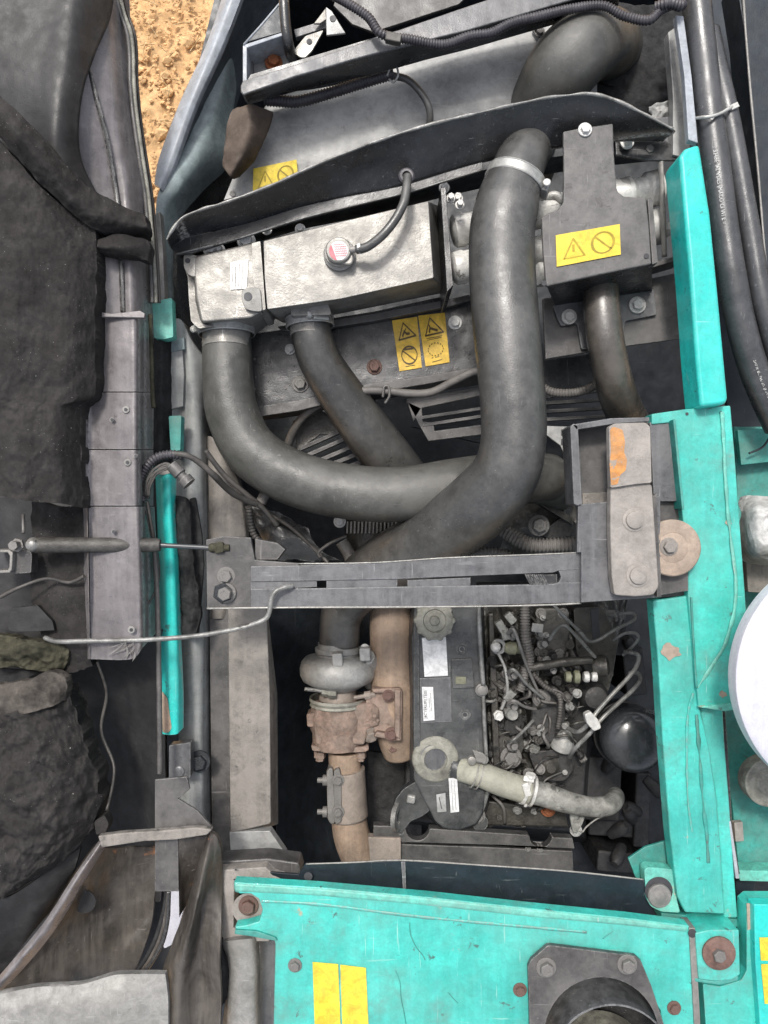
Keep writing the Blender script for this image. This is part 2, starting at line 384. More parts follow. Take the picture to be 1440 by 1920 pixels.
M('foam', (.018, .0165, .016), .85, var=.5, vs=16, dust=.55, dcol=(.052, .047, .044), dscale=12, bump=1, bs=160, fine=.5, spec=.4, grunge=.6, fleck=.9, chips=.15, ccol=(.008, .008, .008))
M('foam_black', (.02, .02, .022), .95, var=.4, dust=.5, dcol=(.07, .07, .068), dscale=60, bump=1, bs=200, fine=.3, spec=.2)
M('mud', (.06, .053, .047), .9, var=.6, vs=30, dust=.6, dcol=(.13, .115, .10), dscale=30, bump=1, bs=200, fine=.3, spec=.25, grunge=.6)
M('moss', (.045, .043, .030), .95, var=.5, vs=40, dust=.6, dcol=(.10, .096, .066), dscale=24, bump=1, bs=220, fine=.3, spec=.2, grunge=.6)
M('brown_panel', (.046, .040, .034), .42, var=.55, vs=8, dust=.4, dcol=(.13, .115, .10), dscale=8, rust=.28, dent=.8, scr=.4, scol=(.3,.28,.26), streak=.6, sdir=-20, grunge=.55, fleck=.3)
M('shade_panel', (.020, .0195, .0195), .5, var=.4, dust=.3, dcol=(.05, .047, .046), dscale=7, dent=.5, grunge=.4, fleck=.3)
M('pale_panel', (.24, .235, .225), .5, .1, var=.3, dust=.5, dcol=(.34, .33, .30), dscale=6, rust=.25, dent=.6, scr=.4, grunge=.35, chips=.1, ccol=(.1, .09, .08))
M('steel', (.28, .28, .27), .4, .4, var=.4, vs=40, dust=.45, dcol=(.22, .21, .19), scr=.5, bump=.5, chips=.35, ccol=(.06, .06, .055), grunge=.4)
M('zinc', (.72, .71, .68), .38, .15, var=.3, dust=.25, dcol=(.5, .48, .44), bump=.4, scr=.5, chips=.15, ccol=(.14, .13, .12))
M('clamp', (.50, .50, .475), .4, .35, var=.2, dust=.35, dcol=(.42, .41, .38), scr=.4, bump=.3)
M('bolt_gray', (.2, .19, .18), .55, .3, var=.3, dust=.6, dcol=(.26, .25, .235), bump=.5)
M('bolt_rust', (.17, .095, .075), .8, .1, var=.4, vs=60, dust=.45, dcol=(.24, .18, .16), bump=.8)
M('bolt_orange', (.42, .13, .045), .85, 0, var=.35, vs=80, dust=.3, dcol=(.38, .22, .15), bump=1)
M('rusty_exhaust', (.20, .135, .105), .85, 0, var=.45, vs=40, dust=.6, dcol=(.36, .285, .235), dscale=24, rust=.4, rcol=(.12, .06, .035), bump=1, bs=200, grunge=.6, chips=.2, ccol=(.07, .045, .035))
M('tan_pipe', (.29, .205, .145), .75, .05, var=.3, vs=14, dust=.5, dcol=(.36, .285, .22), dscale=10, rust=.42, rcol=(.17, .085, .05), bump=.6, streak=.25, sdir=3, grunge=.35, smudge=.4, mcol=(.12, .09, .07))
M('pipe_tan_gray', (.27, .225, .19), .65, .1, var=.25, vs=12, dust=.5, dcol=(.33, .28, .24), dscale=14, rust=.25, bump=.5)
M('latch', (.30, .275, .25), .7, .1, var=.2, vs=20, dust=.6, dcol=(.36, .33, .30), dscale=30, rust=.2, rcol=(.26, .15, .10), bump=.7, edge=.4, ecol=(.45, .43, .4))
M('disc_tan', (.36, .28, .22), .8, 0, var=.18, dust=.5, dcol=(.40, .33, .27), bump=.6, bs=300)
M('orange_paint', (.70, .27, .04), .7, var=.3, vs=50, dust=.5, dcol=(.42, .32, .22), chips=.45, ccol=(.28, .25, .22), bump=.6, grunge=.3)
M('valve_cover', (.048, .051, .055), .34, .1, var=.4, dust=.55, dcol=(.15, .15, .14), dscale=14, scr=.7, scol=(.34, .34, .33), dent=.6, edge=.9, ecol=(.38, .38, .36), bump=.5, grunge=.5, fleck=.7, chips=.12, ccol=(.02, .02, .02))
M('engine_grime', (.040, .037, .033), .38, .3, var=.5, vs=50, dust=.55, dcol=(.14, .13, .112), dscale=40, chips=.3, ccol=(.012, .012, .012), bump=1, bs=180, edge=.8, ecol=(.36, .35, .32), grunge=.5, spec=.7)
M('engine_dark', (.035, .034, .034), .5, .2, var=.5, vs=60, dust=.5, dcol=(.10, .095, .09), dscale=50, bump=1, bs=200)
M('olive_part', (.20, .20, .13), .6, .1, var=.4, vs=50, dust=.5, dcol=(.3, .3, .22), bump=.6)
M('cap_olive', (.25, .245, .205), .6, .15, var=.35, vs=40, dust=.55, dcol=(.34, .33, .29), dscale=40, bump=.8, grunge=.4, scr=.3)
M('hose_beige', (.34, .335, .275), .7, 0, var=.15, dust=.5, dcol=(.40, .39, .33), dscale=20, bump=.5)
M('pipe_mottled', (.26, .26, .24), .6, .15, var=.5, vs=60, dust=.5, dcol=(.36, .35, .32), dscale=50, chips=.45, ccol=(.05, .05, .045), bump=1, bs=250)
M('filter_black', (.030, .033, .037), .22, 0, var=.2, dust=.42, dcol=(.13, .135, .14), dscale=9, scr=.3, scol=(.25, .25, .25), bump=.08, coat=.4)
M('plate_spotted', (.085, .083, .082), .5, var=.3, vs=30, dust=.5, dcol=(.20, .19, .18), dscale=25, scr=.5, scol=(.32, .31, .3), chips=.42, ccol=(.038, .035, .034), edge=.8, ecol=(.36, .35, .33), dent=.25)
M('strut_dirty', (.055, .052, .048), .45, .2, var=.5, vs=50, dust=.5, dcol=(.17, .16, .145), dscale=30, chips=.35, ccol=(.34, .33, .31), bump=.8, grunge=.5)
M('yellow', (.82, .60, .035), .5, var=.06, dust=.15, dcol=(.66, .55, .22), bump=.1)
M('amber', (.80, .50, .03), .5, var=.1, dust=.2, dcol=(.60, .45, .16), bump=.15)
M('ink', (.10, .065, .02), .6, var=.2, bump=0)
M('ink_faded', (.36, .26, .02), .6, var=.3, bump=0)
M('ink_black', (.05, .05, .055), .6, var=.2, bump=0)
M('white_label', (.78, .78, .78), .5, var=.05, dust=.15, dcol=(.6, .6, .56), bump=.1)
M('silver_label', (.5, .5, .5), .4, .3, var=.2, dust=.3, bump=.1)
M('red_label', (.55, .09, .12), .5, var=.2, bump=.1)
M('white_plastic', (.60, .60, .67), .4, var=.06, vs=5, dust=.3, dcol=(.5, .5, .54), dscale=4, bump=.05, dent=.5, grunge=.06, streak=.25, sdir=8)
M('wrap', (.42, .42, .41), .5, 0, var=.3, dust=.5, dcol=(.46, .45, .42), dent=1, bump=.6, grunge=.4, chips=.1, ccol=(.15, .15, .15))
M('print_white', (.55, .55, .53), .7, var=.4, vs=200, bump=0)
M('soil', (.70, .44, .215), .95, var=.3, vs=9, dust=.4, dcol=(.80, .55, .30), dscale=14, chips=.14, ccol=(.30, .16, .07), bump=1, bs=90, fine=.3, spec=.2, grunge=.35)
M('straw', (.70, .52, .28), .8, var=.2, bump=0)
M('navy', (.014, .021, .029), .42, var=.3, dust=.18, dcol=(.045, .052, .058), dent=.3, scr=.4, scol=(.2, .22, .22))
def st(o): o['kind'] = 'structure'; return o
# ================================================================== GROUND
def ground():
    def line(a, b, fine0, fine1, step):
        xs = [a]
        while xs[-1] < b:
            x = xs[-1]; d = step if fine0 <= x < fine1 else max(step, min(1.5, .12 * min(abs(x - fine0), abs(x - fine1)) + step)); xs.append(x + d)
        return xs
    xs = line(-12, 12, -1.2, -.35, .0075); ys = line(-12, 12, .9, 2.2, .0085)
    vs = []
    for y in ys:
        for x in xs:
            near = -1.4 < x < -.2 and .7 < y < 2.4
            h = .02 * noise.noise(Vector((x * 3, y * 3, 0)))
            if near: h += .018 * noise.fractal(Vector((x * 16, y * 16, 3)), 1, 2.1, 6) - .03 * max(0, .12 - abs(noise.noise(Vector((x * 9, y * 9, 8))))) 
            vs.append((x, y, h))
    nx = len(xs); fs = [[j * nx + i, j * nx + i + 1, (j + 1) * nx + i + 1, (j + 1) * nx + i] for j in range(len(ys) - 1) for i in range(nx - 1)]
    st(mesh_obj('soil_ground', vs, fs, MT['soil'], smooth=True, fix=False))
    vs, fs = [], []
    for _ in range(2600):      # clods of dry earth
        x, y = random.uniform(-1.2, -.4), random.uniform(.9, 2.2); r = random.uniform(.003, .010) * (3.0 if random.random() < .05 else 1)
        i = len(vs); sd = random.random() * 50
        ico = [(0, 0, 1), (.89, 0, .45), (.28, .85, .45), (-.72, .53, .45), (-.72, -.53, .45), (.28, -.85, .45), (.72, .53, -.45), (-.28, .85, -.45), (-.89, 0, -.45), (-.28, -.85, -.45), (.72, -.53, -.45), (0, 0, -1)]
        for a in ico:
            q = Vector(a); q *= 1 + .9 * noise.noise(q * 1.3 + Vector((sd, 0, 0))); vs.append((x + q.x * r, y + q.y * r * .8, .012 + q.z * r * .6))
        for f in ((0, 1, 2), (0, 2, 3), (0, 3, 4), (0, 4, 5), (0, 5, 1), (1, 6, 2), (2, 7, 3), (3, 8, 4), (4, 9, 5), (5, 10, 1), (2, 6, 7), (3, 7, 8), (4, 8, 9), (5, 9, 10), (1, 10, 6)): fs.append([i + k for k in f])
    o = mesh_obj('soil_clods', vs, fs, MT['soil'], smooth=False, fix=False); o['kind'] = 'stuff'
    vs, fs = [], []
    for _ in range(160):
        x, y, a, l = random.uniform(-1.2, -.4), random.uniform(.9, 2.2), random.uniform(0, 3.1), random.uniform(.02, .07); i = len(vs)
        dx, dy, nx_, ny_ = math.cos(a) * l, math.sin(a) * l, -math.sin(a) * .0012, math.cos(a) * .0012
        vs += [(x + nx_, y + ny_, .026), (x - nx_, y - ny_, .026), (x + dx - nx_, y + dy - ny_, .034), (x + dx + nx_, y + dy + ny_, .034), (x + dx / 2, y + dy / 2, .036)]
        fs += [[i, i + 1, i + 4], [i + 1, i + 2, i + 4], [i + 2, i + 3, i + 4], [i + 3, i, i + 4]]
    o = mesh_obj('dry_straw', vs, fs, MT['straw'], fix=False); o['kind'] = 'stuff'
ground()
# ================================================================== TUB of the machine, walls added to keep side light out of the bay
tub = T('engine_bay_tub', 'dark sheet metal tub floor and added walls keeping side light out of the bay', 'engine bay', 720, 960, -.8)
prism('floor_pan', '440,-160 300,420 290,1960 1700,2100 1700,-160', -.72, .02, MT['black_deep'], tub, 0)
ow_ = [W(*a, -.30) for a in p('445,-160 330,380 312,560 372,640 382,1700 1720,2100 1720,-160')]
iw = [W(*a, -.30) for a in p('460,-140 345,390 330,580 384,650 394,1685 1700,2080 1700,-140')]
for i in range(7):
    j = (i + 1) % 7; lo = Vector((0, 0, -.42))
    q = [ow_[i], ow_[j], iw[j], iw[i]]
    mesh_obj('added_wall', q + [a + lo for a in q], [[0, 1, 2, 3], [7, 6, 5, 4], [0, 4, 5, 1], [1, 5, 6, 2], [2, 6, 7, 3], [3, 7, 4, 0]], MT['black_deep'], tub)
# ================================================================== TOP LEFT: outer body rim
e = T('body_side_frame', 'grey blue sloping body edge beside the bare soil with rust spots on its inner face', 'body frame', 330, 300, -.12)
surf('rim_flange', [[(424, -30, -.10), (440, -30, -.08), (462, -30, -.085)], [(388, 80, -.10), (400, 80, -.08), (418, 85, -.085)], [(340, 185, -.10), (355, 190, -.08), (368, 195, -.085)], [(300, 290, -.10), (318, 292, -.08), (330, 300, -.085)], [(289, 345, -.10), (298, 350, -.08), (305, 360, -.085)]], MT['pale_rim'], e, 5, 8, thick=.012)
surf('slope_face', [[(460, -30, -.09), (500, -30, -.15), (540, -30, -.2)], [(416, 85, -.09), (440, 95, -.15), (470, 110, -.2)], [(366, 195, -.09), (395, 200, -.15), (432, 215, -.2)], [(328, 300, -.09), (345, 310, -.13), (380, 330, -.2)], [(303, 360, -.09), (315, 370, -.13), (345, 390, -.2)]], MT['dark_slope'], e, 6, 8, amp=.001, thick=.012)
surf('inner_slope', [[(425, 60, -.139), (440, 70, -.15), (455, 90, -.20)], [(385, 190, -.125), (412, 195, -.14), (434, 210, -.18)], [(345, 270, -.11), (380, 280, -.12), (428, 300, -.18)], [(308, 335, -.088), (340, 350, -.10), (372, 360, -.16)], [(292, 395, -.085), (306, 410, -.09), (326, 430, -.12)], [(291, 560, -.085), (302, 560, -.09), (322, 560, -.11)]], MT['frame_blue'], e, 8, 10, amp=.002, thick=.01)
prism('rear_lip', '292,400 300,396 306,480 309,566 297,567 292,480', -.055, .02, MT['alu_dirty'], e)
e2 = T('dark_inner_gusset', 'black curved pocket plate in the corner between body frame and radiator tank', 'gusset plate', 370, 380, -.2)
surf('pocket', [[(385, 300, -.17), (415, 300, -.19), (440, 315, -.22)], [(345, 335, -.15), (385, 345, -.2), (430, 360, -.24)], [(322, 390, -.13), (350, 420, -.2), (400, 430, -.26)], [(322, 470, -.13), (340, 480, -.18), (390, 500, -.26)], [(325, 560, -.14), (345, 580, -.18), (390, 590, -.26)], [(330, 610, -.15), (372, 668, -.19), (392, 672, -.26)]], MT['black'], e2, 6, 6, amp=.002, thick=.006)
# mounting tray, post and small brackets
e = T('battery_tray_bracket', 'grey folded tray bracket with one orange rusted bolt above the long channel bar', 'bracket', 500, 110, -.05)
prism('tray_plate', '462,92 540,66 545,135 462,152', -.045, .006, MT['gray_sheet'], e)
prism('side_flange', '455,84 463,88 463,160 455,160', .0, .05, MT['pale_rim'], e)
prism('top_flange', '455,84 536,58 537,64 462,90', .0, .05, MT['pale_rim'], e)
prism('inner_rib', '468,100 531,82 531,88 474,105 474,142 468,142', -.035, .010, MT['bar_gray'], e)
tube('edge_rod', [(457, 84, .0), (525, 6, .0), (530, -20, .0)], 2, MT['pale_rim'], e, 6, 2)
prism('gusset', '460,80 524,8 531,60', -.05, .004, MT['navy'], e)
bolt(e, 513, 117, -.042, 11, MT['bolt_orange'], tilt=(.1, .1, 1), washer=1.5)
o = tube('round_post', [(531, -30, .0), (535, 40, .0), (541, 85, -.01), (548, 110, -.05)], 10, MT['black'], None, 16, 6); lab(o, 'black bent round post running up to the top edge beside the rusty bolt tray', 'post')
e = T('holed_bracket', 'pale flat strap with one round hole left of the upright post, pointing down left', 'strap bracket', 580, 80, -.03)
prism('strap', '549,97 573,67 607,56 585,95 572,108 562,107', -.03, .004, MT['alu'], e, rr=4)
zl('hole', 580, 78, -.0295, [(0, 5.4), (.0006, 5.4)], MT['ink_black'], e, 16)
e = T('upright_bracket', 'pale triangular bracket with a bolt hole beside the purple corrugated conduit', 'bracket', 625, 40, -.03)
prism('web', '611,12 622,20 648,62 630,64 612,66', -.02, .004, MT['gray_sheet'], e)
prism('brace', '611,14 588,44 600,44 612,36', -.035, .004, MT['alu'], e)
zl('hole', 624, 35, -.0195, [(0, 6), (.0006, 6)], MT['ink_black'], e, 16)
prism('cross_bar', '551,55 612,36 612,52 555,70', -.045, .01, MT['bar_gray'], e)
o = prism('cover_sheet', '640,-30 900,-30 860,8 700,60 660,45 625,10', -.11, .006, MT['gray_plate'], None); lab(o, 'dark dusty sheet behind the purple conduit at the top edge', 'cover sheet')
# long channel bar
e = T('long_channel_bar', 'long dusty grey channel bar crossing the top, rounded at its left end', 'channel bar', 460, 160, .0)
prism('top_face', '451,160 455,151 470,146 600,106 880,10 985,-25 1150,-25 1060,3 880,56 800,76 700,101 555,143 456,178 451,172', .02, .005, MT['bar_gray'], e, .002)
loft('web_face', p('452,172 456,177 555,142 700,100 800,75 880,55 1060,2 1160,-30 1150,-45 870,20 470,140'), .016, p('460,190 466,196 560,170 700,140 800,112 880,92 1060,40 1160,10 1150,-25 870,40 480,150'), -.035, MT['black'], e, 0)
# conduit along the bar
e = T('upper_conduit', 'corrugated purple black conduit snaking along the channel bar to the top right corner', 'conduit')if 0 else T('upper_conduit', 'corrugated purple black conduit snaking along the channel bar to the top right corner', 'conduit', 700, 50, .03)
tube('split_tube', [(618, -12, .03), (650, 5, .04), (690, 32, .04), (710, 60, .04), (735, 70, .035), (770, 74, .03), (830, 84, .02), (880, 68, .02), (920, 62, .02), (960, 43, .02), (1000, 33, .02), (1070, 17, .02), (1130, 11, .02), (1170, 30, .02), (1215, 38, .02), (1240, 18, .02), (1275, 4, .02)], 8, MT['conduit'], e, 14, 12, corr=.0042, depth=.1)
tube('side_branch', [(1230, 14, .02), (1255, 6, .03), (1278, 10, .025), (1272, -15, .02)], 9, MT['conduit'], e, 12, 8, corr=.0045)
box('tape_wrap', 738, 68, .047, 30, 17, .012, MT['wire'], e, 12, .002)
# big grey sheet
e = T('air_cleaner_cover', 'large pale grey dusty cover sheet carrying a yellow warning sticker at its lower left', 'cover sheet', 700, 230, -.1)
surf('cover_skin', [[(508, 176, -.085), (640, 158, -.085), (800, 104, -.085), (960, 46, -.085), (1120, 20, -.09)], [(490, 215, -.080), (640, 190, -.078), (800, 145, -.078), (960, 100, -.08), (1130, 60, -.09)], [(455, 290, -.085), (600, 255, -.082), (800, 205, -.082), (960, 175, -.084), (1120, 140, -.09)], [(420, 375, -.095), (590, 330, -.09), (800, 285, -.09), (980, 245, -.09), (1120, 220, -.10)]], MT['gray_sheet'], e, 10, 10, amp=.0012, sc_=9, thick=.006)
circ_no = circ(.72, .5, .19, 1.0 * .95, 20)
SY = [(.03, [(.12, .8), (.27, .2), (.44, .8), (.12, .8)]), (.04, [(.27, .4), (.27, .6)]), (.04, circ(.73, .5, .17, 2.0, 22)), (.035, [(.61, .28), (.85, .74)])]
sticker([(475, 316, -.087), (556, 299, -.085), (560, 345, -.091), (474, 364, -.094)], SY, e, MT['yellow'], MT['ink_faded'], label='yellow sticker with faint triangle and crossed circle', lift=.006)
for x, y in ((438, 365), (1008, 53), (1012, 60)): bolt(e, x, y, -.098 if x < 900 else -.075, 7, MT['bolt_gray'])
# conduit B with breather hose
e = T('lower_conduit', 'short black corrugated conduit lying on the pale cover sheet below the channel bar', 'conduit', 500, 186, -.05)
tube('split_tube', [(496, 187, -.05), (530, 190, -.05), (562, 190, -.05), (620, 174, -.05), (680, 155, -.05), (737, 138, -.05)], 10, MT['conduit'], e, 16, 12, corr=.0046, depth=.09)
tube('cable_tie', [(726, 142, -.035, 2), (732, 128, -.035, 2), (744, 127, -.035, 2), (746, 142, -.035, 2), (738, 154, -.04, 2), (729, 148, -.04, 2)], 3, MT['clamp'], e, 8, 6)
o = tube('breather_hose', [(736, 142, -.05), (765, 150, -.05), (790, 175, -.05), (805, 205, -.055), (805, 240, -.07), (800, 262, -.09)], 6.5, MT['hose'], None, 14, 8); lab(o, 'thin black hose curving from the conduit tie down behind the black beam', 'hose')
# flap
o = surf('rubber_flap', [[(436, 204, -.05), (470, 198, -.03), (511, 210, -.05)], [(424, 240, -.04), (465, 245, -.02), (500, 245, -.05)], [(420, 285, -.04), (452, 290, -.025), (478, 292, -.05)], [(417, 312, -.05), (432, 330, -.04), (448, 328, -.06)]], MT['rubber_flap'], None, 8, 8, amp=.006, sc_=25, thick=.008, jit=.001); lab(o, 'torn brown rubber flap hanging at the left end of the channel bar', 'rubber flap')
# ================================================================== UPPER ELBOW, foam plate
e = T('air_cleaner_elbow', 'fat dusty black rubber elbow bending down at the top, left of the foam pad', 'elbow hose', 1080, 110, -.03)
tube('elbow', [(975, 330, -.19, 58), (998, 262, -.15, 62), (1022, 195, -.09, 65), (1056, 128, -.04, 67), (1100, 86, -.04, 65), (1132, 82, -.08, 61), (1146, 90, -.14, 57), (1148, 94, -.17, 56)], 60, MT['hose_dusty'], e, 40, 10)
lathe('mouth_ring', W(1146, 92, -.13), (.25, 0, 1), [(-.01, .05), (-.01, .068), (.012, .070), (.016, .062), (.016, .05)], MT['foam_black'], e, 40)
o = surf('foam_pad', [[(1120, -10, -.13), (1200, 10, -.13), (1280, 0, -.13)], [(1130, 80, -.12), (1200, 90, -.12), (1280, 90, -.12)], [(1090, 190, -.12), (1180, 195, -.12), (1260, 175, -.12)], [(1120, 240, -.13), (1200, 235, -.13), (1275, 215, -.13)]], MT['foam_black'], None, 20, 20, amp=.004, sc_=80, thick=.02); lab(o, 'black speckled foam pad behind the fat elbow at upper right', 'foam pad')
o = surf('crumpled_tape', [[(1216, 200, -.07), (1245, 190, -.06), (1270, 172, -.07)], [(1225, 212, -.07), (1250, 205, -.06), (1274, 190, -.07)], [(1212, 225, -.07), (1235, 228, -.065), (1262, 224, -.07)]], MT['wrap'], None, 10, 10, amp=.01, sc_=60, thick=.003, jit=.004); lab(o, 'crumpled grey tape scrap by the foam pad', 'tape scrap')
e = T('seal_strip', 'narrow pale lilac strip running down to the top of the teal post', 'seal strip', 1290, 200, .0)
prism('strip', '1267,28 1282,30 1297,140 1309,268 1291,262 1283,140', .01, .012, MT['pale_rim'], e)
prism('backing', '1253,60 1268,50 1284,150 1291,262 1300,300 1262,290 1262,180', -.04, .02, MT['gray_sheet'], e)
prism('fold', '1225,222 1268,216 1288,220 1292,300 1240,290', -.06, .006, MT['bar_gray'], e)
# ================================================================== BLACK CROSS BEAM over radiator
e = T('radiator_top_beam', 'long black folded steel beam with a worn bright top edge, tilted above the radiator tanks', 'beam', 700, 330, .0)
UP = p('312,450 326,427 345,406 380,392 420,380 500,351 600,306 700,267 800,235 900,211 1000,188 1060,179 1105,176 1150,186 1205,212 1262,242 1262,250')
LO = p('318,462 345,447 380,436 440,424 500,407 560,388 610,376 655,366 715,355 770,342 835,322 905,302 985,286 1060,274 1105,262 1160,262 1240,262 1262,252')
surf('beam_face', [[(*a, .035) for a in UP], [(a[0] * .6 + b[0] * .4, a[1] * .6 + b[1] * .4, .012) for a, b in zip(UP, LO)] if 0 else [(a[0] * .5 + b[0] * .5, a[1] * .5 + b[1] * .5, .008) for a, b in zip(UP, LO)], [(*b, -.02) for b in LO]] if 0 else [[(*a, z) for a, z in zip(UP, [.035] * 17)], [((a[0] + b[0]) / 2, (a[1] + b[1]) / 2, .006) for a, b in zip(UP, LO)], [(*b, -.02) for b in LO[:17]]], MT['black'], e, 5, 6, amp=.0008, sc_=20, thick=.006)
tube('worn_edge', [(a[0], a[1], .036) for a in UP[:-1]], 2.6, MT['steel'], e, 8, 8, wob=.9)
lf = p('318,462 345,447 440,424 560,388 655,366 770,342 835,322 905,302 905,318 835,340 770,360 655,388 560,412 440,450 360,474 330,478')
prism('lower_lip', lf, -.022, .006, MT['black'], e)
tube('lip_edge', [(a[0], a[1], -.02) for a in p('330,476 440,449 560,411 655,387 770,359 835,339 905,318')], 1.6, MT['steel'], e, 6, 4)
loft('under_web', p('330,470 450,440 560,405 700,372 840,332 1000,300 1100,285 1240,280 1240,262 1000,270 700,340 400,420'), -.06, p('340,485 455,462 565,430 705,402 850,365 1005,330 1100,315 1240,300 1240,290 1000,300 700,370 400,450'), -.14, MT['black_deep'], e, 0)
zl('grommet', 762, 331, .008, [(-.004, 15), (.003, 15), (.005, 12), (.005, 8), (.0, 7)], MT['conduit'], e, 24)
for x, y in ((500, 430), (405, 465), (412, 468), (833, 352), (858, 372), (563, 430)): bolt(e, x, y, -.05, 7, MT['zinc'], h=1.6)
e = T('beam_end_plate', 'black angled end plate of the beam with holes and hex nuts near the teal post', 'end plate', 1200, 250, .0)
prism('web', '1100,190 1150,190 1262,243 1246,262 1150,232 1100,226', -.02, .008, MT['gray_plate'], e)
prism('foot', '1152,232 1246,262 1284,286 1280,300 1215,300 1155,290', -.045, .006, MT['black'], e)
bolt(e, 1176, 266, -.035, 9, MT['zinc'], h=1.5); bolt(e, 1190, 222, -.02, 6, MT['bolt_gray'])
# overflow hose to cap
o = tube('overflow_hose', [(764, 330, .012), (762, 355, .02), (757, 380, .02), (742, 410, .02), (718, 440, .02), (690, 462, .015), (668, 468, .01)], 8.5, MT['hose'], None, 18, 8); lab(o, 'thin black hose from the beam grommet to the radiator cap', 'hose')
# ================================================================== TANKS
e = T('intercooler_tank', 'short cast aluminium end tank with a bolt ear, left of the radiator tank', 'tank', 420, 530, -.1)
loft('tank_body', rnd(p('362,482 470,456 486,455 494,556 496,581 470,596 378,604 368,560'), 5), -.03, rnd(p('356,490 470,462 488,462 500,570 520,596 480,628 376,618 358,585'), 5), -.15, MT['alu'], e, .003)
prism('rim_flange', p('350,476 362,478 372,480 376,520 372,570 378,606 400,612 372,616 358,602 354,560 352,520 345,500'), -.05, .05, MT['alu'], e, .002, rr=4)
prism('side_flange', p('472,456 488,452 492,500 498,580 486,584 474,520'), -.026, .09, MT['alu'], e, .002, rr=2)
prism('bolt_ear', p('453,542 470,538 488,540 492,584 478,584 460,580 453,562'), -.022, .016, MT['pale_panel'], e, .003, rr=6)
zl('bolt_hole', 465, 556, -.0217, [(0, 8), (.0006, 8)], MT['ink_black'], e, 20)
prism('corner_ear', p('344,478 356,474 366,482 366,520 352,515 344,500'), -.03, .014, MT['alu'], e, .003, rr=5)
zl('corner_hole', 352, 489, -.0297, [(0, 5), (.0006, 5)], MT['ink_black'], e, 16)
lines = [(.05, [(x, .06), (x, .94)]) for x in (.2, .42, .6, .8)]
sticker([(432, 492, -.029), (466, 486, -.029), (462, 541, -.029), (432, 543, -.029)], [(.025, [(.1 + .2 * (i % 4), .05 + .022 * i), (.1 + .2 * (i % 4), .05 + .022 * i + .16)]) for i in range(36)], e, MT['silver_label'], MT['ink_black'], name='label_plate', label='worn silver data label')
lathe('outlet_neck', W(424, 596, -.10), (0.03, -1, .05), [(-.02, .040), (.012, .040), (.014, .043), (.017, .043), (.019, .039), (.05, .039)], MT['alu'], e, 36)
bolt(e, 396, 466, -.045, 11, MT['zinc'], h=.9); bolt(e, 462, 452, -.045, 12, MT['zinc'], h=.9)
e = T('radiator_tank', 'long silver aluminium radiator tank with a red and white cap label on top', 'radiator tank', 660, 480, -.1)
loft('tank_body', rnd(p('494,452 640,416 803,377 808,450 813,521 640,560 501,580 496,520'), 3), -.02, rnd(p('494,455 640,425 822,385 830,460 838,548 640,588 532,606 505,592'), 3), -.15, MT['alu'], e, .003)
prism('tank_foot', p('520,612 700,584 840,553 842,563 700,596 560,622 530,620'), -.15, .012, MT['black'], e)
prism('neck_pad', p('545,573 560,566 600,562 616,570 622,590 545,592'), -.05, .06, MT['alu_dirty'], e, .004, rr=6)
lathe('outlet_neck', W(581, 584, -.10), (0.02, -1, .03), [(-.02, .034), (.006, .034), (.008, .037), (.011, .037), (.013, .033), (.04, .033)], MT['alu_dirty'], e, 36)
for a, b in (((512, 522), (536, 543)), ((545, 527), (560, 542)), ((640, 500), (655, 520))): pass
tank_ = e; e = put(bpy.data.objects.new('pressure_cap', None), tank_, W(635, 478, .0)); e['label'] = 'round cap with a red and white label'; e.empty_display_size = .02
zl('neck', 637, 480, -.021, [(0, 30), (.008, 30), (.010, 26), (.016, 26)], MT['alu'], e, 36)
prism('cap_wing', p('612,452 630,446 648,450 660,466 664,484 660,497 646,496 634,492 616,488 610,470'), .002, .008, MT['alu'], e, .003, rr=9)
zl('cap_dome', 635, 470, .002, [(0, 24), (.003, 24), (.005, 22), (.0052, 19)], MT['alu'], e, 36)
def disk(name, x, y, z, r, a0, a1, m, par):
    pts = [(x + r * math.cos(R(a)), y + r * math.sin(R(a))) for a in [a0 + (a1 - a0) * i / 20 for i in range(21)]]
    return prism(name, pts, z, .0006, m, par, 0)
disk('white_label', 635, 470, .0082, 18, -140, 100, MT['white_label'], e); disk('red_label', 635, 470, .0081, 18, 95, 225, MT['red_label'], e)
vs, fs = [], []
for i in range(7):
    for j in range(6):
        x, y = 626 + i * 3.2 + j * .9, 458 + j * 4.2 - i * .2
        if (x - 635) ** 2 + (y - 470) ** 2 < 230: stroke(vs, fs, [(x, y), (x + 2.1, y + 1.4)], 1.1, lambda a, b: (a, b, .0085), .0003)
mesh_obj('label_print', vs, fs, MT['red_label'], e, fix=False)
tube('nipple', [(656, 468, .005), (672, 467, .008), (684, 463, .012)], 6, MT['alu_dirty'], e, 14, 5)
tube('hose_spring_clip', [(672, 467, .010), (678, 465, .011)], 10, MT['zinc'], e, 16, 4)
# side rails of tank
e = T('cooler_side_plate', 'thin black upright plate with studs between the radiator tank and the silver tubes', 'side plate', 838, 440, -.1)
prism('plate', '826,352 836,350 850,535 838,548', -.02, .12, MT['black'], e)
for x, y in ((845, 372), (862, 384)): bolt(e, x, y, -.04, 6, MT['zinc'], h=2)
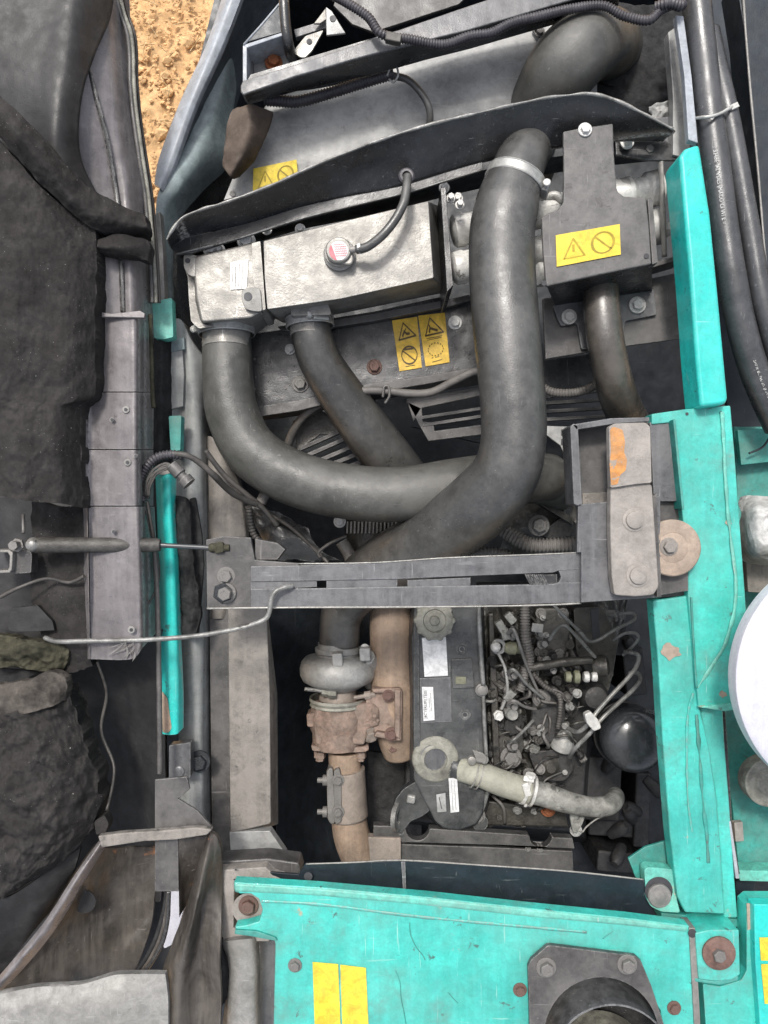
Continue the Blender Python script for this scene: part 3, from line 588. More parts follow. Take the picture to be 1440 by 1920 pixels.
# silver oil cooler tubes
for nm, y0, y1, lb in (('oil_cooler_tube', 435, 352, 'upper silver cooler tube, crossing behind the big black hose'), ('oil_cooler_tube', 505, 425, 'lower silver cooler tube, crossing behind the big black hose')):
    e = T(nm, lb, 'cooler tube', 1050, (y0 + y1) / 2, -.14, 'silver tubes of the oil cooler')
    a = W(846, y0, -.095); b = W(1236, y1, -.095); L = (b - a).length
    lathe('pipe', a, b - a, [(0, .014), (.002, .022), (.006, .026), (.02, .027), (.024, .025), (L * .3, .024), (L * .31, .027), (L * .34, .027), (L * .36, .024), (L * .7, .024), (L * .72, .027), (L * .86, .0275), (L * .88, .022), (L * .93, .022), (L * .94, .028), (L, .028)], MT['zinc'], e, 32)
e = T('tube_fitting', 'small silver hex fitting between the big hose and the black cover plate', 'fitting', 1030, 385, -.08)
lathe('body', W(1005, 395, -.09), (1, .25, 0), [(0, .016), (.02, .016), (.02, .02), (.03, .02), (.03, .013), (.05, .013)], MT['zinc'], e, 6)
tube('spring_band', [(1012, 376, -.08), (1040, 365, -.07), (1056, 378, -.07)], 7, MT['zinc'], e, 12, 6)
lathe('union', W(1152, 362, -.09), (1, .2, .1), [(0, .012), (.01, .02), (.022, .02), (.03, .012)], MT['cast_alu'], e, 24)
lathe('collar', W(1012, 500, -.1), (.2, -1, 0), [(-.02, .012), (0, .018), (.02, .018), (.03, .012)], MT['zinc'], e, 6)
e = T('cooler_stay_rod', 'bent steel stay strap with bolts at the right end of the silver tubes', 'stay strap', 1240, 380, -.06)
tube('strap', [(1200, 284, -.06), (1222, 278, -.055), (1236, 288, -.05), (1240, 330, -.05), (1243, 400, -.055), (1246, 482, -.07)], 5, MT['alu_dirty'], e, 10, 8, flat=.4)
bolt(e, 1212, 288, -.06, 8, MT['bolt_gray'], h=2.4)
for y in (352, 432): lathe('bolt', W(1240, y, -.08), (1, .1, 0), [(0, .012), (.012, .012), (.012, .007), (.02, .007)], MT['zinc'], e, 6)
prism('ledge', '1222,492 1282,476 1284,484 1222,502', -.06, .05, MT['gray_plate'], e)
# ================================================================== COVER PLATE with sticker
e = T('cooler_cover_plate', 'dusty black bracket plate with a single yellow sticker, narrow neck bolted to the beam', 'cover plate', 1120, 420, -.03)
pl = p('1056,246 1096,238 1150,231 1152,290 1157,352 1160,360 1170,367 1212,371 1218,430 1222,495 1124,515 1024,537 1018,470 1015,408 1030,398 1046,392 1056,380 1057,310')
prism('plate_face', pl, .02, .007, MT['plate_spotted'], e, .0025)
loft('front_skirt', p('1024,535 1124,513 1222,493 1220,488 1124,508 1024,530'), .013, p('1040,574 1130,560 1224,546 1222,538 1130,550 1040,566'), -.095, MT['black'], e)
prism('side_skirt', p('1214,372 1224,372 1234,492 1223,496'), .014, .09, MT['gray_plate'], e)
bolt(e, 1097, 243, .022, 9, MT['zinc']); 
for x, y in ((1212, 480), (1020, 531)): zl('hole', x, y, .0208, [(0, 5), (.0006, 5)], MT['ink_black'], e, 14)
sticker([(1042, 441, .021), (1162, 420, .021), (1164, 477, .021), (1044, 500, .021)], SY, e, MT['yellow'], MT['ink_faded'], label='yellow sticker with faint triangle and crossed circle')
e = T('oil_cooler_bracket', 'flat grey bolted bracket below the black cover plate, ending at the teal post', 'bracket', 1150, 600, -.12)
prism('plate', '1017,560 1100,546 1230,520 1286,508 1292,560 1300,632 1165,650 1023,673', -.10, .006, MT['gray_plate'], e)
prism('pad', p('1036,572 1225,540 1232,590 1172,602 1168,650 1090,655 1082,606 1052,612 1046,600'), -.093, .006, MT['bar_gray'], e, rr=5)
bolt(e, 1067, 594, -.09, 10, MT['zinc']); bolt(e, 1195, 572, -.09, 11, MT['zinc'])
e = T('outlet_hose', 'shiny black hose with tan highlights dropping from below the stickered cover plate', 'hose', 1135, 640, -.06)
tube('hose', [(1124, 510, -.07, 32), (1126, 550, -.055, 33), (1130, 600, -.05, 34), (1139, 660, -.055, 34), (1152, 720, -.08, 35), (1168, 765, -.13, 35), (1188, 805, -.2, 35)], 34, MT['hose_small'], e, 32, 10)
# ================================================================== RADIATOR SHROUD with two stickers
e = T('fan_shroud_panel', 'speckled black shroud panel carrying two amber warning stickers below the radiator tank', 'shroud panel', 700, 660, -.17)
prism('panel', '376,640 500,622 640,600 780,578 860,562 884,560 893,600 896,690 870,694 800,705 690,722 640,730 560,752 470,766 400,775', -.16, .006, MT['black'], e)
loft('lower_fold', p('400,772 470,764 560,750 690,720 800,704 896,688 898,700 800,720 690,738 560,770 480,782 400,790'), -.157, p('404,790 480,785 560,774 690,748 800,730 900,714 900,722 800,738 690,752 560,780 480,790 404,795'), -.2, MT['gray_plate'], e)
loft('top_fold', p('545,612 700,588 845,560 880,552 884,562 845,574 700,602 545,626'), -.142, p('545,616 700,592 845,566 880,558 884,566 845,578 700,606 545,630'), -.158, MT['gray_plate'], e)
z = -.159
SA = [(.035, [(.30, .42), (.48, .09), (.93, .35), (.30, .42)]) if 0 else (.035, [(.17, .40), (.42, .08), (.88, .36), (.17, .40)]), (.05, [(.34, .33), (.42, .25), (.52, .30), (.62, .30)]), (.03, [(.42, .25), (.5, .2)]), (.035, circ(.52, .72, .33, .52, 24)), (.03, [(.27, .62), (.74, .84)]), (.04, [(.34, .6), (.7, .6)]), (.015, [(.3, .93), (.7, .93)])]
SB = [(.035, [(.17, .41), (.42, .07), (.88, .38), (.17, .41)]), (.05, [(.34, .34), (.38, .27), (.5, .30), (.64, .33)]), (.04, [(.36, .22), (.38, .25)]), (.012, [(.2, .47), (.8, .45)]), (.012, [(.22, .5), (.78, .48)])] + [(.02, circ(.5, .7, .3, .42, 18, a, a + 8)) for a in range(0, 360, 24)] + [(.014, [(.3, .86), (.36, .85)]), (.014, [(.44, .86), (.6, .85)]), (.014, [(.3, .94), (.7, .92)])]
sticker([(735, 601, z), (782, 594, z), (791, 689, z), (749, 696, z)], SA, e, MT['amber'], MT['ink'], label='amber sticker with warning triangle above a crossed circle')
sticker([(784, 592, z), (834, 586, z), (843, 679, z), (798, 687, z)], SB, e, MT['amber'], MT['ink'], label='amber sticker with one warning triangle and faded print')
bolt(e, 853, 605, z, 9, MT['zinc']); bolt(e, 702, 688, z, 10, MT['bolt_rust'])
for _ in range(14): bolt(e, random.uniform(470, 560), random.uniform(650, 740), z - .001, random.uniform(1.5, 3), MT['bolt_gray'], name='rivet', washer=0)
bolt(e, 544, 655, z, 7, MT['zinc']); bolt(e, 563, 720, z, 11, MT['bolt_gray'])
o = tube('shroud_wire_sleeve', [(640, 742, -.13), (680, 733, -.13), (725, 733, -.13), (770, 738, -.13), (810, 735, -.13), (850, 715, -.13), (885, 698, -.13), (900, 697, -.13)], 7.5, MT['conduit_gray'], None, 14, 8, wob=.06); lab(o, 'thin grey wire sleeve along the lower fold of the shroud panel', 'wire sleeve')
e = T('sleeve_clip', 'little metal clip on the grey wire sleeve left of the slotted guard', 'clip', 724, 740, -.13)
tube('loop', [(718, 745, -.125), (720, 726, -.12), (728, 724, -.12), (730, 742, -.125), (722, 756, -.13)], 2.5, MT['bolt_gray'], e, 8, 6)
o = tube('sensor_lead', [(610, 752, -.17), (575, 775, -.18), (552, 805, -.2), (540, 835, -.22), (536, 850, -.23)], 8, MT['conduit_gray'], None, 12, 8, wob=.05); lab(o, 'short grey lead dropping beside the left slotted guard', 'lead')
o = tube('right_wire_sleeve', [(1010, 722, -.16), (1035, 735, -.16), (1070, 737, -.16), (1100, 730, -.16), (1125, 715, -.17)], 8, MT['conduit_gray'], None, 14, 8, corr=.005, depth=.07); lab(o, 'grey corrugated sleeve hanging between the big hose and the shiny hose', 'wire sleeve')
# fan guards
e = T('slotted_fan_guard', 'grey slotted fan guard left of the big vertical hose', 'fan guard', 830, 780, -.22)
G = MT['gray_plate']
prism('top_band', '762,748 900,726 920,724 920,738 791,765 775,790', -.2, .006, G, e)
prism('left_band', '762,752 791,765 793,790 813,793 815,808 905,796 925,796 925,812 803,827 785,795', -.2, .006, G, e)
for a, b in (((791, 780), (925, 759)), ((793, 794), (925, 774))): prism('slat', [a, b, (b[0], b[1] + 6), (a[0], a[1] + 6)], -.199, .012, G, e, .0006)
e = T('lower_slotted_guard', 'black slotted guard seen between the big hose and the shiny hose', 'fan guard', 1070, 765, -.22)
prism('plate_top', '1016,676 1112,662 1122,700 1128,735 1016,748', -.22, .006, MT['black'], e)
for k, y in enumerate((752, 768, 783)): prism('slat', [(1016, y), (1145, y - 6), (1145, y - 1), (1016, y + 7)], -.215, .012, MT['gray_plate'], e, .0006)
prism('corner_tab', '1018,798 1075,800 1080,880 1062,860 1050,835 1020,812', -.18, .006, MT['gray_sheet'], e)
for y in (811, 829): box('square_hole', 1062, y, -.1795, 20, 12, .0006, MT['ink_black'], e)
e = T('left_slotted_guard', 'dark slotted guard with slanted bars framed between the two curved hoses', 'fan guard', 610, 840, -.24)
prism('plate', '548,790 590,762 640,790 655,815 600,815 562,842 560,855', -.23, .006, MT['engine_grime'], e)
for (x0, y0, x1, y1) in ((560, 838, 648, 800), (575, 850, 655, 815), (592, 862, 668, 830), (612, 870, 676, 845), (632, 878, 684, 860)): prism('slat', [(x0, y0), (x1, y1), (x1 + 2, y1 + 7), (x0 + 3, y0 + 7)], -.228, .014, MT['gray_plate'], e, .0006)
# ================================================================== BIG HOSES
o = tube('left_coolant_hose', [(424, 610, -.10, 44), (426, 660, -.10, 46), (428, 715, -.10, 47), (436, 775, -.10, 49), (468, 840, -.10, 51), (525, 884, -.10, 52), (600, 912, -.10, 52), (690, 926, -.10, 52), (770, 925, -.10, 52), (850, 912, -.11, 52), (930, 900, -.13, 50), (1000, 895, -.16, 46), (1030, 895, -.19, 44)], 48, MT['hose_dusty'], None, 48, 10); lab(o, 'fat dusty grey green hose sweeping from the left tank across the bay to the right', 'hose')
for (x0, y0, x1, y1) in ((664, 918, 668, 968), (712, 930, 716, 974), (744, 928, 742, 975)):
    tube('crease', [(x0, y0, -.056), (x0 * .5 + x1 * .5, y0 * .5 + y1 * .5, -.066), (x1, y1, -.088)], 1.3, MT['wire'], o, 6, 5)
o = tube('middle_coolant_hose', [(580, 590, -.10, 36), (585, 630, -.10, 38), (602, 680, -.115, 40), (640, 740, -.14, 43), (690, 810, -.17, 46), (735, 868, -.205, 47), (770, 915, -.24, 46)], 40, MT['hose'], None, 44, 10); lab(o, 'middle black hose slanting down from the radiator tank under the fat grey green hose', 'hose')
o = tube('air_intake_hose', [(1006, 262, -.12, 47), (994, 268, -.06, 47), (983, 288, -.025, 47), (971, 318, -.012, 49), (960, 350, -.008, 55), (949, 392, -.004, 60), (941, 440, .0, 61), (942, 520, .01, 62), (948, 600, .015, 62), (955, 680, .02, 61), (962, 760, .02, 61), (962, 830, .015, 61), (946, 890, .0, 63), (905, 940, -.03, 66), (850, 985, -.07, 64), (790, 1025, -.12, 62), (725, 1060, -.18, 58), (672, 1100, -.235, 50), (642, 1150, -.265, 40), (636, 1205, -.275, 38)], 60, MT['hose'], None, 56, 10); lab(o, 'biggest shiny black intake hose running top to centre in front of the others', 'hose')
clamp(966, 340, -.010, -20, 50, 4, 55, 20, 'wide grey band clamp high on the biggest black hose', -1, sa=10)
clamp(425, 619, -.10, 2, 50, 0, 50.5, 19, 'band clamp joining the grey green hose to the left tank', 1, sa=40)
clamp(581, 604, -.10, 4, 50, 0, 43, 19, 'band clamp joining the middle hose to the radiator tank', -1, sa=60)
o = tube('rear_hose_stub', [(1000, 905, -.2, 40), (1030, 912, -.22, 36), (1050, 930, -.26, 30)], 36, MT['hose_dusty'], None, 28, 8); lab(o, 'grey hose end emerging right of the biggest hose', 'hose')
# clutter between hoses and bracket
e = T('alternator_body', 'finned dusty alternator casting glimpsed under the crossing hoses', 'alternator', 690, 990, -.3)
lathe('casing', W(700, 1000, -.30), (0, 1, 0), [(-.06, .03), (-.055, .05), (0, .055), (.05, .052), (.055, .03)], MT['engine_grime'], e, 40)
for k in range(14): prism('fin', [(650 + k * 7, 978), (653 + k * 7, 978), (652 + k * 7, 1000), (649 + k * 7, 1000)], -.24, .01, MT['alu_dirty'], e, 0)
bolt(e, 637, 978, -.22, 8, MT['zinc'], h=1.6)
tube('stator_band', [(640, 1015, -.25), (655, 1040, -.25), (660, 1060, -.25)], 12, MT['alu_dirty'], e, 12, 6)
o = surf('torn_shield', [[(470, 950, -.2), (520, 962, -.19), (575, 990, -.2)], [(480, 985, -.2), (530, 1005, -.18), (600, 1030, -.2)], [(500, 1030, -.2), (520, 1048, -.2), (640, 1052, -.22)]], MT['black'], None, 10, 10, amp=.008, sc_=22, thick=.004, jit=.004); lab(o, 'crumpled dark heat shield left of the alternator', 'heat shield')
for i, (pts, r, lb) in enumerate((([(385, 845, -.06), (420, 890, -.08), (460, 925, -.1), (490, 950, -.12), (520, 985, -.15)], 5, 'dusty cable sagging from the frame to the heat shield'), ([(466, 950, -.12), (475, 1000, -.14), (500, 1025, -.14), (520, 1048, -.14)], 6, 'braided cable running down to the cross bracket'), ([(480, 950, -.15), (540, 985, -.17), (590, 1030, -.2), (615, 1055, -.2)], 3.5, 'thin wire crossing the crumpled heat shield'), ([(650, 1005, -.18), (620, 1018, -.18), (598, 1035, -.18), (600, 1045, -.18)], 3, 'small looped wire beside the alternator'), ([(940, 990, -.15), (990, 1020, -.13), (1040, 1022, -.12), (1090, 1018, -.12)], 13, 'pale corrugated tube entering behind the dark box bracket'), ([(870, 1045, -.17), (900, 1035, -.17), (930, 1036, -.17), (960, 1044, -.17)], 9, 'short corrugated tube just above the cross bracket'))):
    o = tube('cable' if r < 8 else 'corrugated_tube', pts, r, MT['wire' if r < 8 else 'conduit_gray'], None, 12, 10, corr=.006 if r > 5.5 else 0); lab(o, lb, 'cable' if r < 8 else 'conduit')
e = T('cable_plug', 'little braided metal plug below the grey green hose at left', 'connector', 490, 935, -.13)
lathe('plug', W(500, 920, -.13), (-.5, -1, 0), [(0, .009), (.022, .009), (.024, .006), (.034, .006)], MT['conduit_gray'], e, 14)
e = T('belt_bracket', 'dusty engine bracket struts right of the biggest hose below the rear stub', 'bracket', 1040, 970, -.28)
prism('strut', '985,930 1000,925 1070,968 1075,985', -.24, .02, MT['engine_grime'], e)
prism('strut', '1010,1000 1060,965 1085,985 1070,1005 1030,1012', -.25, .03, MT['engine_dark'], e)
prism('strut', '1055,905 1062,900 1090,950 1086,960', -.2, .01, MT['steel'], e)
bolt(e, 1050, 918, -.2, 7, MT['zinc']); bolt(e, 1010, 985, -.23, 14, MT['bolt_gray'])
surf('casting', [[(960, 930, -.3), (1040, 920, -.3), (1090, 930, -.3)], [(950, 990, -.28), (1030, 980, -.27), (1090, 985, -.28)], [(930, 1050, -.3), (1030, 1050, -.3), (1095, 1050, -.3)]], MT['engine_grime'], e, 14, 14, amp=.012, sc_=30)
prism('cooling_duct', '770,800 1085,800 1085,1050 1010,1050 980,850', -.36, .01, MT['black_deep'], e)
# ================================================================== CROSS BRACKET and latch
e = T('slotted_cross_bracket', 'long dark steel bracket with a slot, crossing the bay below the biggest hose', 'cross bracket', 800, 1090, .0)
Z = .03
prism('left_flange', '386,1012 420,1005 470,1008 478,1050 560,1056 560,1139 388,1141', Z - .003, .01, MT['gray_plate'], e)
prism('upper_arm', '470,1062 560,1060 640,1057 840,1046 1000,1040 1092,1037 1092,1068 1048,1070 1036,1074 985,1076 885,1080 745,1086 600,1089 470,1091', Z, .008, MT['bar_gray'], e)
prism('lower_arm', '470,1104 600,1103 745,1100 885,1098 985,1096 1036,1095 1048,1092 1092,1092 1092,1130 800,1138 470,1140', Z, .008, MT['bar_gray'], e)
prism('arm_root', '1046,1066 1092,1060 1092,1096 1046,1096 1052,1082', Z - .0008, .008, MT['bar_gray'], e)
for x0, x1 in ((470, 594), (612, 745), (764, 882)): prism('slot_bridge', [(x0, 1088), (x1, 1083), (x1, 1101), (x0, 1105)], Z - .0022, .005, MT['bar_gray'], e, .0005)
tube('bright_edge', [(388, 1141, Z), (560, 1139, Z), (800, 1138, Z), (1000, 1135, Z), (1090, 1131, Z)], 2, MT['alu'], e, 6, 4, wob=.3)
tube('upper_edge', [(560, 1057, Z), (700, 1055, Z), (838, 1046, Z), (1000, 1040, Z), (1090, 1036, Z)], 1.6, MT['alu'], e, 6, 4, wob=.3)
if 0: loft('rolled_front', p('560,1112 700,1109 960,1108 960,1134 560,1136'), Z - .003, p('560,1100 700,1102 960,1100 960,1137 560,1139'), Z - .02, MT['bar_gray'], e, .004)
for k in range(9): prism('worn_tooth', [(984 + k * 4, 1077 + k % 2), (987 + k * 4, 1077), (997 + k * 4, 1096), (993 + k * 4, 1096)], Z + .001, .004, MT['black'], e, .0004)
box('slot_block', 1030, 1086, Z - .006, 30, 18, .012, MT['black'], e)
prism('edge_notch', '478,1010 520,1018 535,1030 520,1050 478,1050', Z - .012, .02, MT['gray_plate'], e)
bolt(e, 424, 1080, Z - .004, 12, MT['bolt_gray']); bolt(e, 424, 1112, Z, 13, MT['bolt_gray'], h=1.4); bolt(e, 422, 1110, Z - .012, 20, MT['black_deep'])
for _ in range(5): pass
e = T('hinge_box_bracket', 'dark open box bracket beside the teal frame, holding the rusty latch strap', 'box bracket', 1160, 960, .0)
prism('box_floor', '1085,800 1262,783 1275,948 1290,1060 1290,1118 1092,1128 1088,960', .0, .006, MT['gray_plate'], e)
prism('left_wall', '1069,800 1076,794 1084,798 1092,945 1084,948 1076,945', .045, .05, MT['bar_gray'], e)
prism('top_wall', '1072,796 1146,784 1218,782 1218,790 1150,795 1080,806', .045, .05, MT['bar_gray'], e)
prism('face_plate', '1084,946 1146,940 1238,930 1240,1120 1150,1126 1090,1130 1090,1036 1082,1036', .040, .01, MT['bar_gray'], e)
prism('right_plate', '1218,792 1262,785 1275,940 1226,940', .012, .008, MT['bar_gray'], e)
prism('right_edge', '1262,786 1267,786 1284,955 1279,955', .03, .03, MT['teal_dull'], e)
prism('lower_step', '1238,1068 1290,1060 1291,1108 1240,1116', .02, .012, MT['gray_plate'], e)
prism('dusty_ledge', '1092,925 1146,922 1146,945 1092,948', .006, .008, MT['dusty_beam'], e)
e = T('latch_strap', 'thick dusty rusty strap with flaking orange paint and two round bolt heads', 'latch strap', 1185, 950, .04)
prism('upper_pad', '1142,800 1152,794 1210,792 1219,800 1221,860 1222,905 1190,908 1145,915 1143,860', .068, .014, MT['latch'], e, .002, rr=4)
prism('lower_pad', '1145,912 1190,904 1223,908 1228,980 1236,1100 1226,1116 1190,1119 1152,1116 1147,1080 1144,990', .062, .018, MT['latch'], e, .0025, rr=6)
prism('orange_paint', '1144,806 1150,800 1168,806 1172,830 1170,848 1176,862 1173,882 1163,890 1158,908 1146,910 1143,870 1146,845', .0688, .0008, MT['orange_paint'], e, 0, rr=3)
prism('edge_shim', '1224,930 1232,925 1241,1118 1232,1120', .05, .02, MT['gray_plate'], e)
for x, y in ((1189, 975), (1196, 1079)):
    c = zl('bolt', x, y, .062, [(0, 22), (.001, 22), (.0015, 20), (.0015, 17), (.005, 16), (.0062, 13)], MT['latch'], e, 28)
e = T('rubber_stop_disc', 'tan dusty round disc with a centre bolt, on the teal frame beside the latch strap', 'disc', 1262, 1027, .03)
zl('disc', 1258, 1027, .032, [(-.01, 52), (0, 53), (.006, 53), (.0075, 51), (.0082, 30), (.0075, 28), (.0082, 26)], MT['disc_tan'], e, 56)
bolt(e, 1254, 1025, .040, 12, MT['latch'])
# gas strut, rods
e = T('gas_strut', 'dirty gas strut with silver flaking tube and thin black rod, reaching right from the hood', 'gas strut', 200, 1022, .05)
a, b = W(60, 1022, .06), W(297, 1022, .035)
lathe('cylinder', a, b - a, [(0, .006), (.004, .0115), (.17, .0105), (.176, .009), ((b - a).length, .008)], MT['strut_dirty'], e, 28)
c = W(392, 1027, .028)
lathe('rod', b, c - b, [(0, .0036), ((c - b).length, .0036)], MT['filter_black'], e, 16)
lathe('end_socket', c, (1, 0, 0), [(0, .005), (.004, .007), (.012, .007), (.014, .005), (.03, .005)], MT['moss'], e, 12)
zl('ball_joint', 66, 1021, .058, [(0, 13), (.006, 14), (.012, 11), (.015, 5)], MT['steel'], e, 20)
prism('socket_ring', p('400,1018 418,1016 420,1036 402,1038'), .034, .01, MT['moss'], e, rr=5)
e = T('strut_mount', 'square steel tube stub with flange and nut at the left edge, below the foam', 'mount', 30, 1050, .04)
prism('tube_top', '-20,1031 18,1031 24,1036 22,1068 18,1074 -20,1076 -20,1070 14,1069 17,1064 18,1042 14,1036 -20,1036', .06, .04, MT['alu_dirty'], e)
prism('tube_inside', '-20,1034 20,1034 20,1072 -20,1072', .022, .004, MT['ink_black'], e)
prism('flange', '24,1034 56,1032 60,1040 58,1074 24,1076', .05, .02, MT['gray_plate'], e, rr=3)
zl('nut', 34, 1022, .055, [(0, 13), (.004, 13), (.004, 9), (.016, 9)], MT['bolt_gray'], e, 6)
tube('stud', [(44, 1000, .03), (44, 965, .02)], 3, MT['bolt_gray'], e, 8, 3)
prism('lower_tab', '20,1140 45,1138 70,1135 98,1165 102,1182 30,1185 15,1182', .03, .008, MT['shade_panel'], e, rr=2)
o = tube('hood_stay_rod', [(84, 1196, .03), (110, 1203, .04), (160, 1202, .045), (230, 1201, .045), (300, 1198, .045), (370, 1192, .045), (440, 1180, .045), (482, 1168, .045), (500, 1158, .045), (506, 1142, .045), (509, 1122, .045), (518, 1108, .045), (535, 1101, .042), (548, 1099, .035)], 4.6, MT['steel'], None, 14, 8); lab(o, 'thin bent steel stay rod hooked into the cross bracket, crossing the long teal rail', 'stay rod')
# ================================================================== LEFT: side frame, teal rail, seals
e = T('side_rail', 'long dusty grey side rail left of the engine with a rust patch', 'side rail', 400, 1100, -.1)
surf('rail_skin', [[(318, 600, -.12), (340, 600, -.10), (360, 640, -.10), (388, 675, -.12)], [(320, 780, -.12), (345, 780, -.10), (372, 780, -.10), (388, 790, -.13)], [(325, 880, -.11), (350, 880, -.09), (377, 880, -.10), (388, 885, -.13)], [(330, 1150, -.11), (355, 1150, -.09), (380, 1150, -.10), (392, 1150, -.14)], [(335, 1420, -.11), (355, 1420, -.10), (378, 1420, -.10), (394, 1420, -.14)], [(335, 1660, -.11), (360, 1660, -.10), (385, 1660, -.10), (398, 1660, -.14)]], MT['rail_gray'], e, 6, 16, amp=.001, thick=.02)
surf('second_rail', [[(386, 820, -.135), (398, 820, -.12), (420, 850, -.12), (440, 880, -.14)], [(388, 950, -.135), (400, 950, -.12), (430, 950, -.12), (456, 950, -.14)], [(390, 1060, -.135), (405, 1060, -.12), (430, 1060, -.12), (460, 1060, -.14)], [(392, 1160, -.135), (400, 1160, -.125), (415, 1160, -.125), (428, 1160, -.14)]], MT['dusty_beam'], e, 6, 12, amp=.0015, thick=.03)
prism('dark_groove', '392,1140 428,1140 432,1620 398,1620', -.13, .02, MT['gray_plate'], e)
loft('pale_beam', p('427,1120 499,1120 506,1300 508,1540 506,1545 432,1562 430,1400'), -.10, p('427,1120 499,1120 520,1300 522,1545 506,1550 432,1566 430,1400'), -.20, MT['dusty_beam'], e, .002)
prism('corner_gusset', '430,1560 506,1558 536,1602 534,1614 440,1612 432,1600', -.10, .02, MT['gray_sheet'], e)
prism('rust_patch_plate', '317,655 342,655 345,700 343,762 318,768', -.09, .008, MT['rail_gray'], e)
prism('upper_cap', '317,636 345,632 346,655 317,660', -.088, .01, MT['frame_blue'], e)
prism('block', '317,1398 357,1392 357,1458 317,1460', -.06, .02, MT['bar_gray'], e, rr=2)
zl('block_boss', 336, 1446, -.06, [(0, 10), (.003, 10), (.004, 8)], MT['bar_gray'], e, 20)
bolt(e, 374, 1428, -.09, 14, MT['black_deep'])
prism('weld_scab', '355,935 366,932 378,1000 382,1060 372,1190 352,1195 345,1100', -.083, .006, MT['foam_black'], e, rr=3)
e = T('teal_side_rail', 'long narrow bright teal rail strip with rust at its foot, left of the engine', 'teal rail', 315, 1120, -.04)
surf('strip', [[(290, 875, -.05), (305, 870, -.035), (318, 872, -.035), (328, 885, -.05)], [(294, 960, -.05), (308, 960, -.035), (320, 960, -.035), (327, 962, -.05)], [(297, 1060, -.05), (310, 1060, -.035), (325, 1060, -.035), (333, 1060, -.05)], [(300, 1200, -.05), (313, 1200, -.035), (330, 1200, -.035), (337, 1200, -.05)], [(303, 1300, -.05), (315, 1300, -.035), (332, 1300, -.035), (341, 1300, -.05)], [(304, 1376, -.05), (318, 1378, -.035), (332, 1376, -.035), (341, 1368, -.05)]], MT['teal_clean'], e, 5, 14, amp=.0008, sc_=25, thick=.01)
prism('rust_foot', '303,1295 314,1310 318,1340 322,1365 316,1374 305,1374', -.0325, .0012, MT['tan_pipe'], e, 0, rr=4)
prism('pale_top', '294,878 308,870 322,874 322,886 308,890 296,890', -.0318, .0012, MT['latch'], e, 0, rr=4)
for nm, s, lb in (('teal_rail_end', '285,566 322,558 325,632 308,636 289,634', 'short teal rail end above the dark gap at left'), ('teal_rail_piece', '316,780 340,779 338,845 320,846', 'faded teal rail piece in the middle of the left side')):
    o = prism(nm, s, -.05, .02, MT['teal_faded' if 'end' in nm else 'teal_dull'], None, .003, rr=3); lab(o, lb, 'teal rail')
o = surf('edge_seal', [[(286, 634, -.075), (300, 636, -.06), (317, 634, -.075)], [(288, 740, -.075), (300, 740, -.06), (316, 740, -.075)], [(287, 840, -.075), (300, 840, -.06), (317, 850, -.075)], [(280, 900, -.075), (286, 900, -.065), (296, 900, -.075)]], MT['foam_black'], None, 8, 16, amp=.003, sc_=70, thick=.02, jit=.002); lab(o, 'black rough seal strip between the hood panel and the rail, above the cable loop', 'seal')
o = surf('foam_seal', [[(326, 930, -.06), (340, 932, -.05), (356, 942, -.06)], [(325, 1010, -.06), (342, 1010, -.05), (360, 1015, -.06)], [(332, 1090, -.06), (350, 1090, -.05), (368, 1095, -.06)], [(340, 1150, -.06), (358, 1150, -.05), (376, 1150, -.06)], [(343, 1190, -.06), (355, 1192, -.055), (368, 1188, -.06)]], MT['foam_black'], None, 10, 20, amp=.004, sc_=80, thick=.012, jit=.003); lab(o, 'ragged black foam seal glued beside the long teal rail', 'foam seal')
e = T('wiring_harness', 'corrugated black cable bundle looping with frayed ends over the top of the teal rail', 'wiring harness', 280, 900, .0)
tube('split_tube', [(268, 940, .01), (264, 915, .01), (270, 885, .015), (290, 860, .02), (318, 852, .02), (345, 855, .015)], 8, MT['conduit'], e, 14, 10, corr=.0048, depth=.12)
tube('main_cable', [(320, 850, .02), (350, 854, .02), (375, 868, .01), (400, 890, .0), (430, 920, -.04), (460, 938, -.07), (480, 945, -.09)], 6, MT['wire'], e, 12, 8, wob=.2)
tube('loose_loop', [(272, 895, .01), (252, 903, .015), (244, 922, .015), (250, 934, .015), (266, 930, .01), (280, 934, .01)], 2.2, MT['wire'], e, 8, 8)
for i in range(9):
    a = random.uniform(-6, 6); tube('strand', [(272 + i, 930, .015), (280 + a, 905, .02), (294 + a, 880 + i, .022), (318 + a, 868 + i * 1.5, .022), (332 + i, 880 + i * 2, .018)], 1.6, MT['wire'], e, 6, 6)
lathe('plug', W(322, 872, .02), (.7, -.75, .0), [(0, .009), (.006, .010), (.018, .010), (.020, .007), (.026, .007), (.027, .011), (.038, .011)], MT['gray_plate'], e, 12)
tube('drop_wire', [(268, 930, .01), (275, 965, .01), (284, 1005, .0), (296, 1040, -.02), (298, 1090, -.02), (280, 1130, .0), (262, 1165, .0), (253, 1195, .01)], 1.8, MT['wire'], e, 6, 8)
tube('drop_wire', [(276, 940, .01), (282, 975, .01), (288, 1008, .0)], 3, MT['wire'], e, 8, 6, wob=.3)
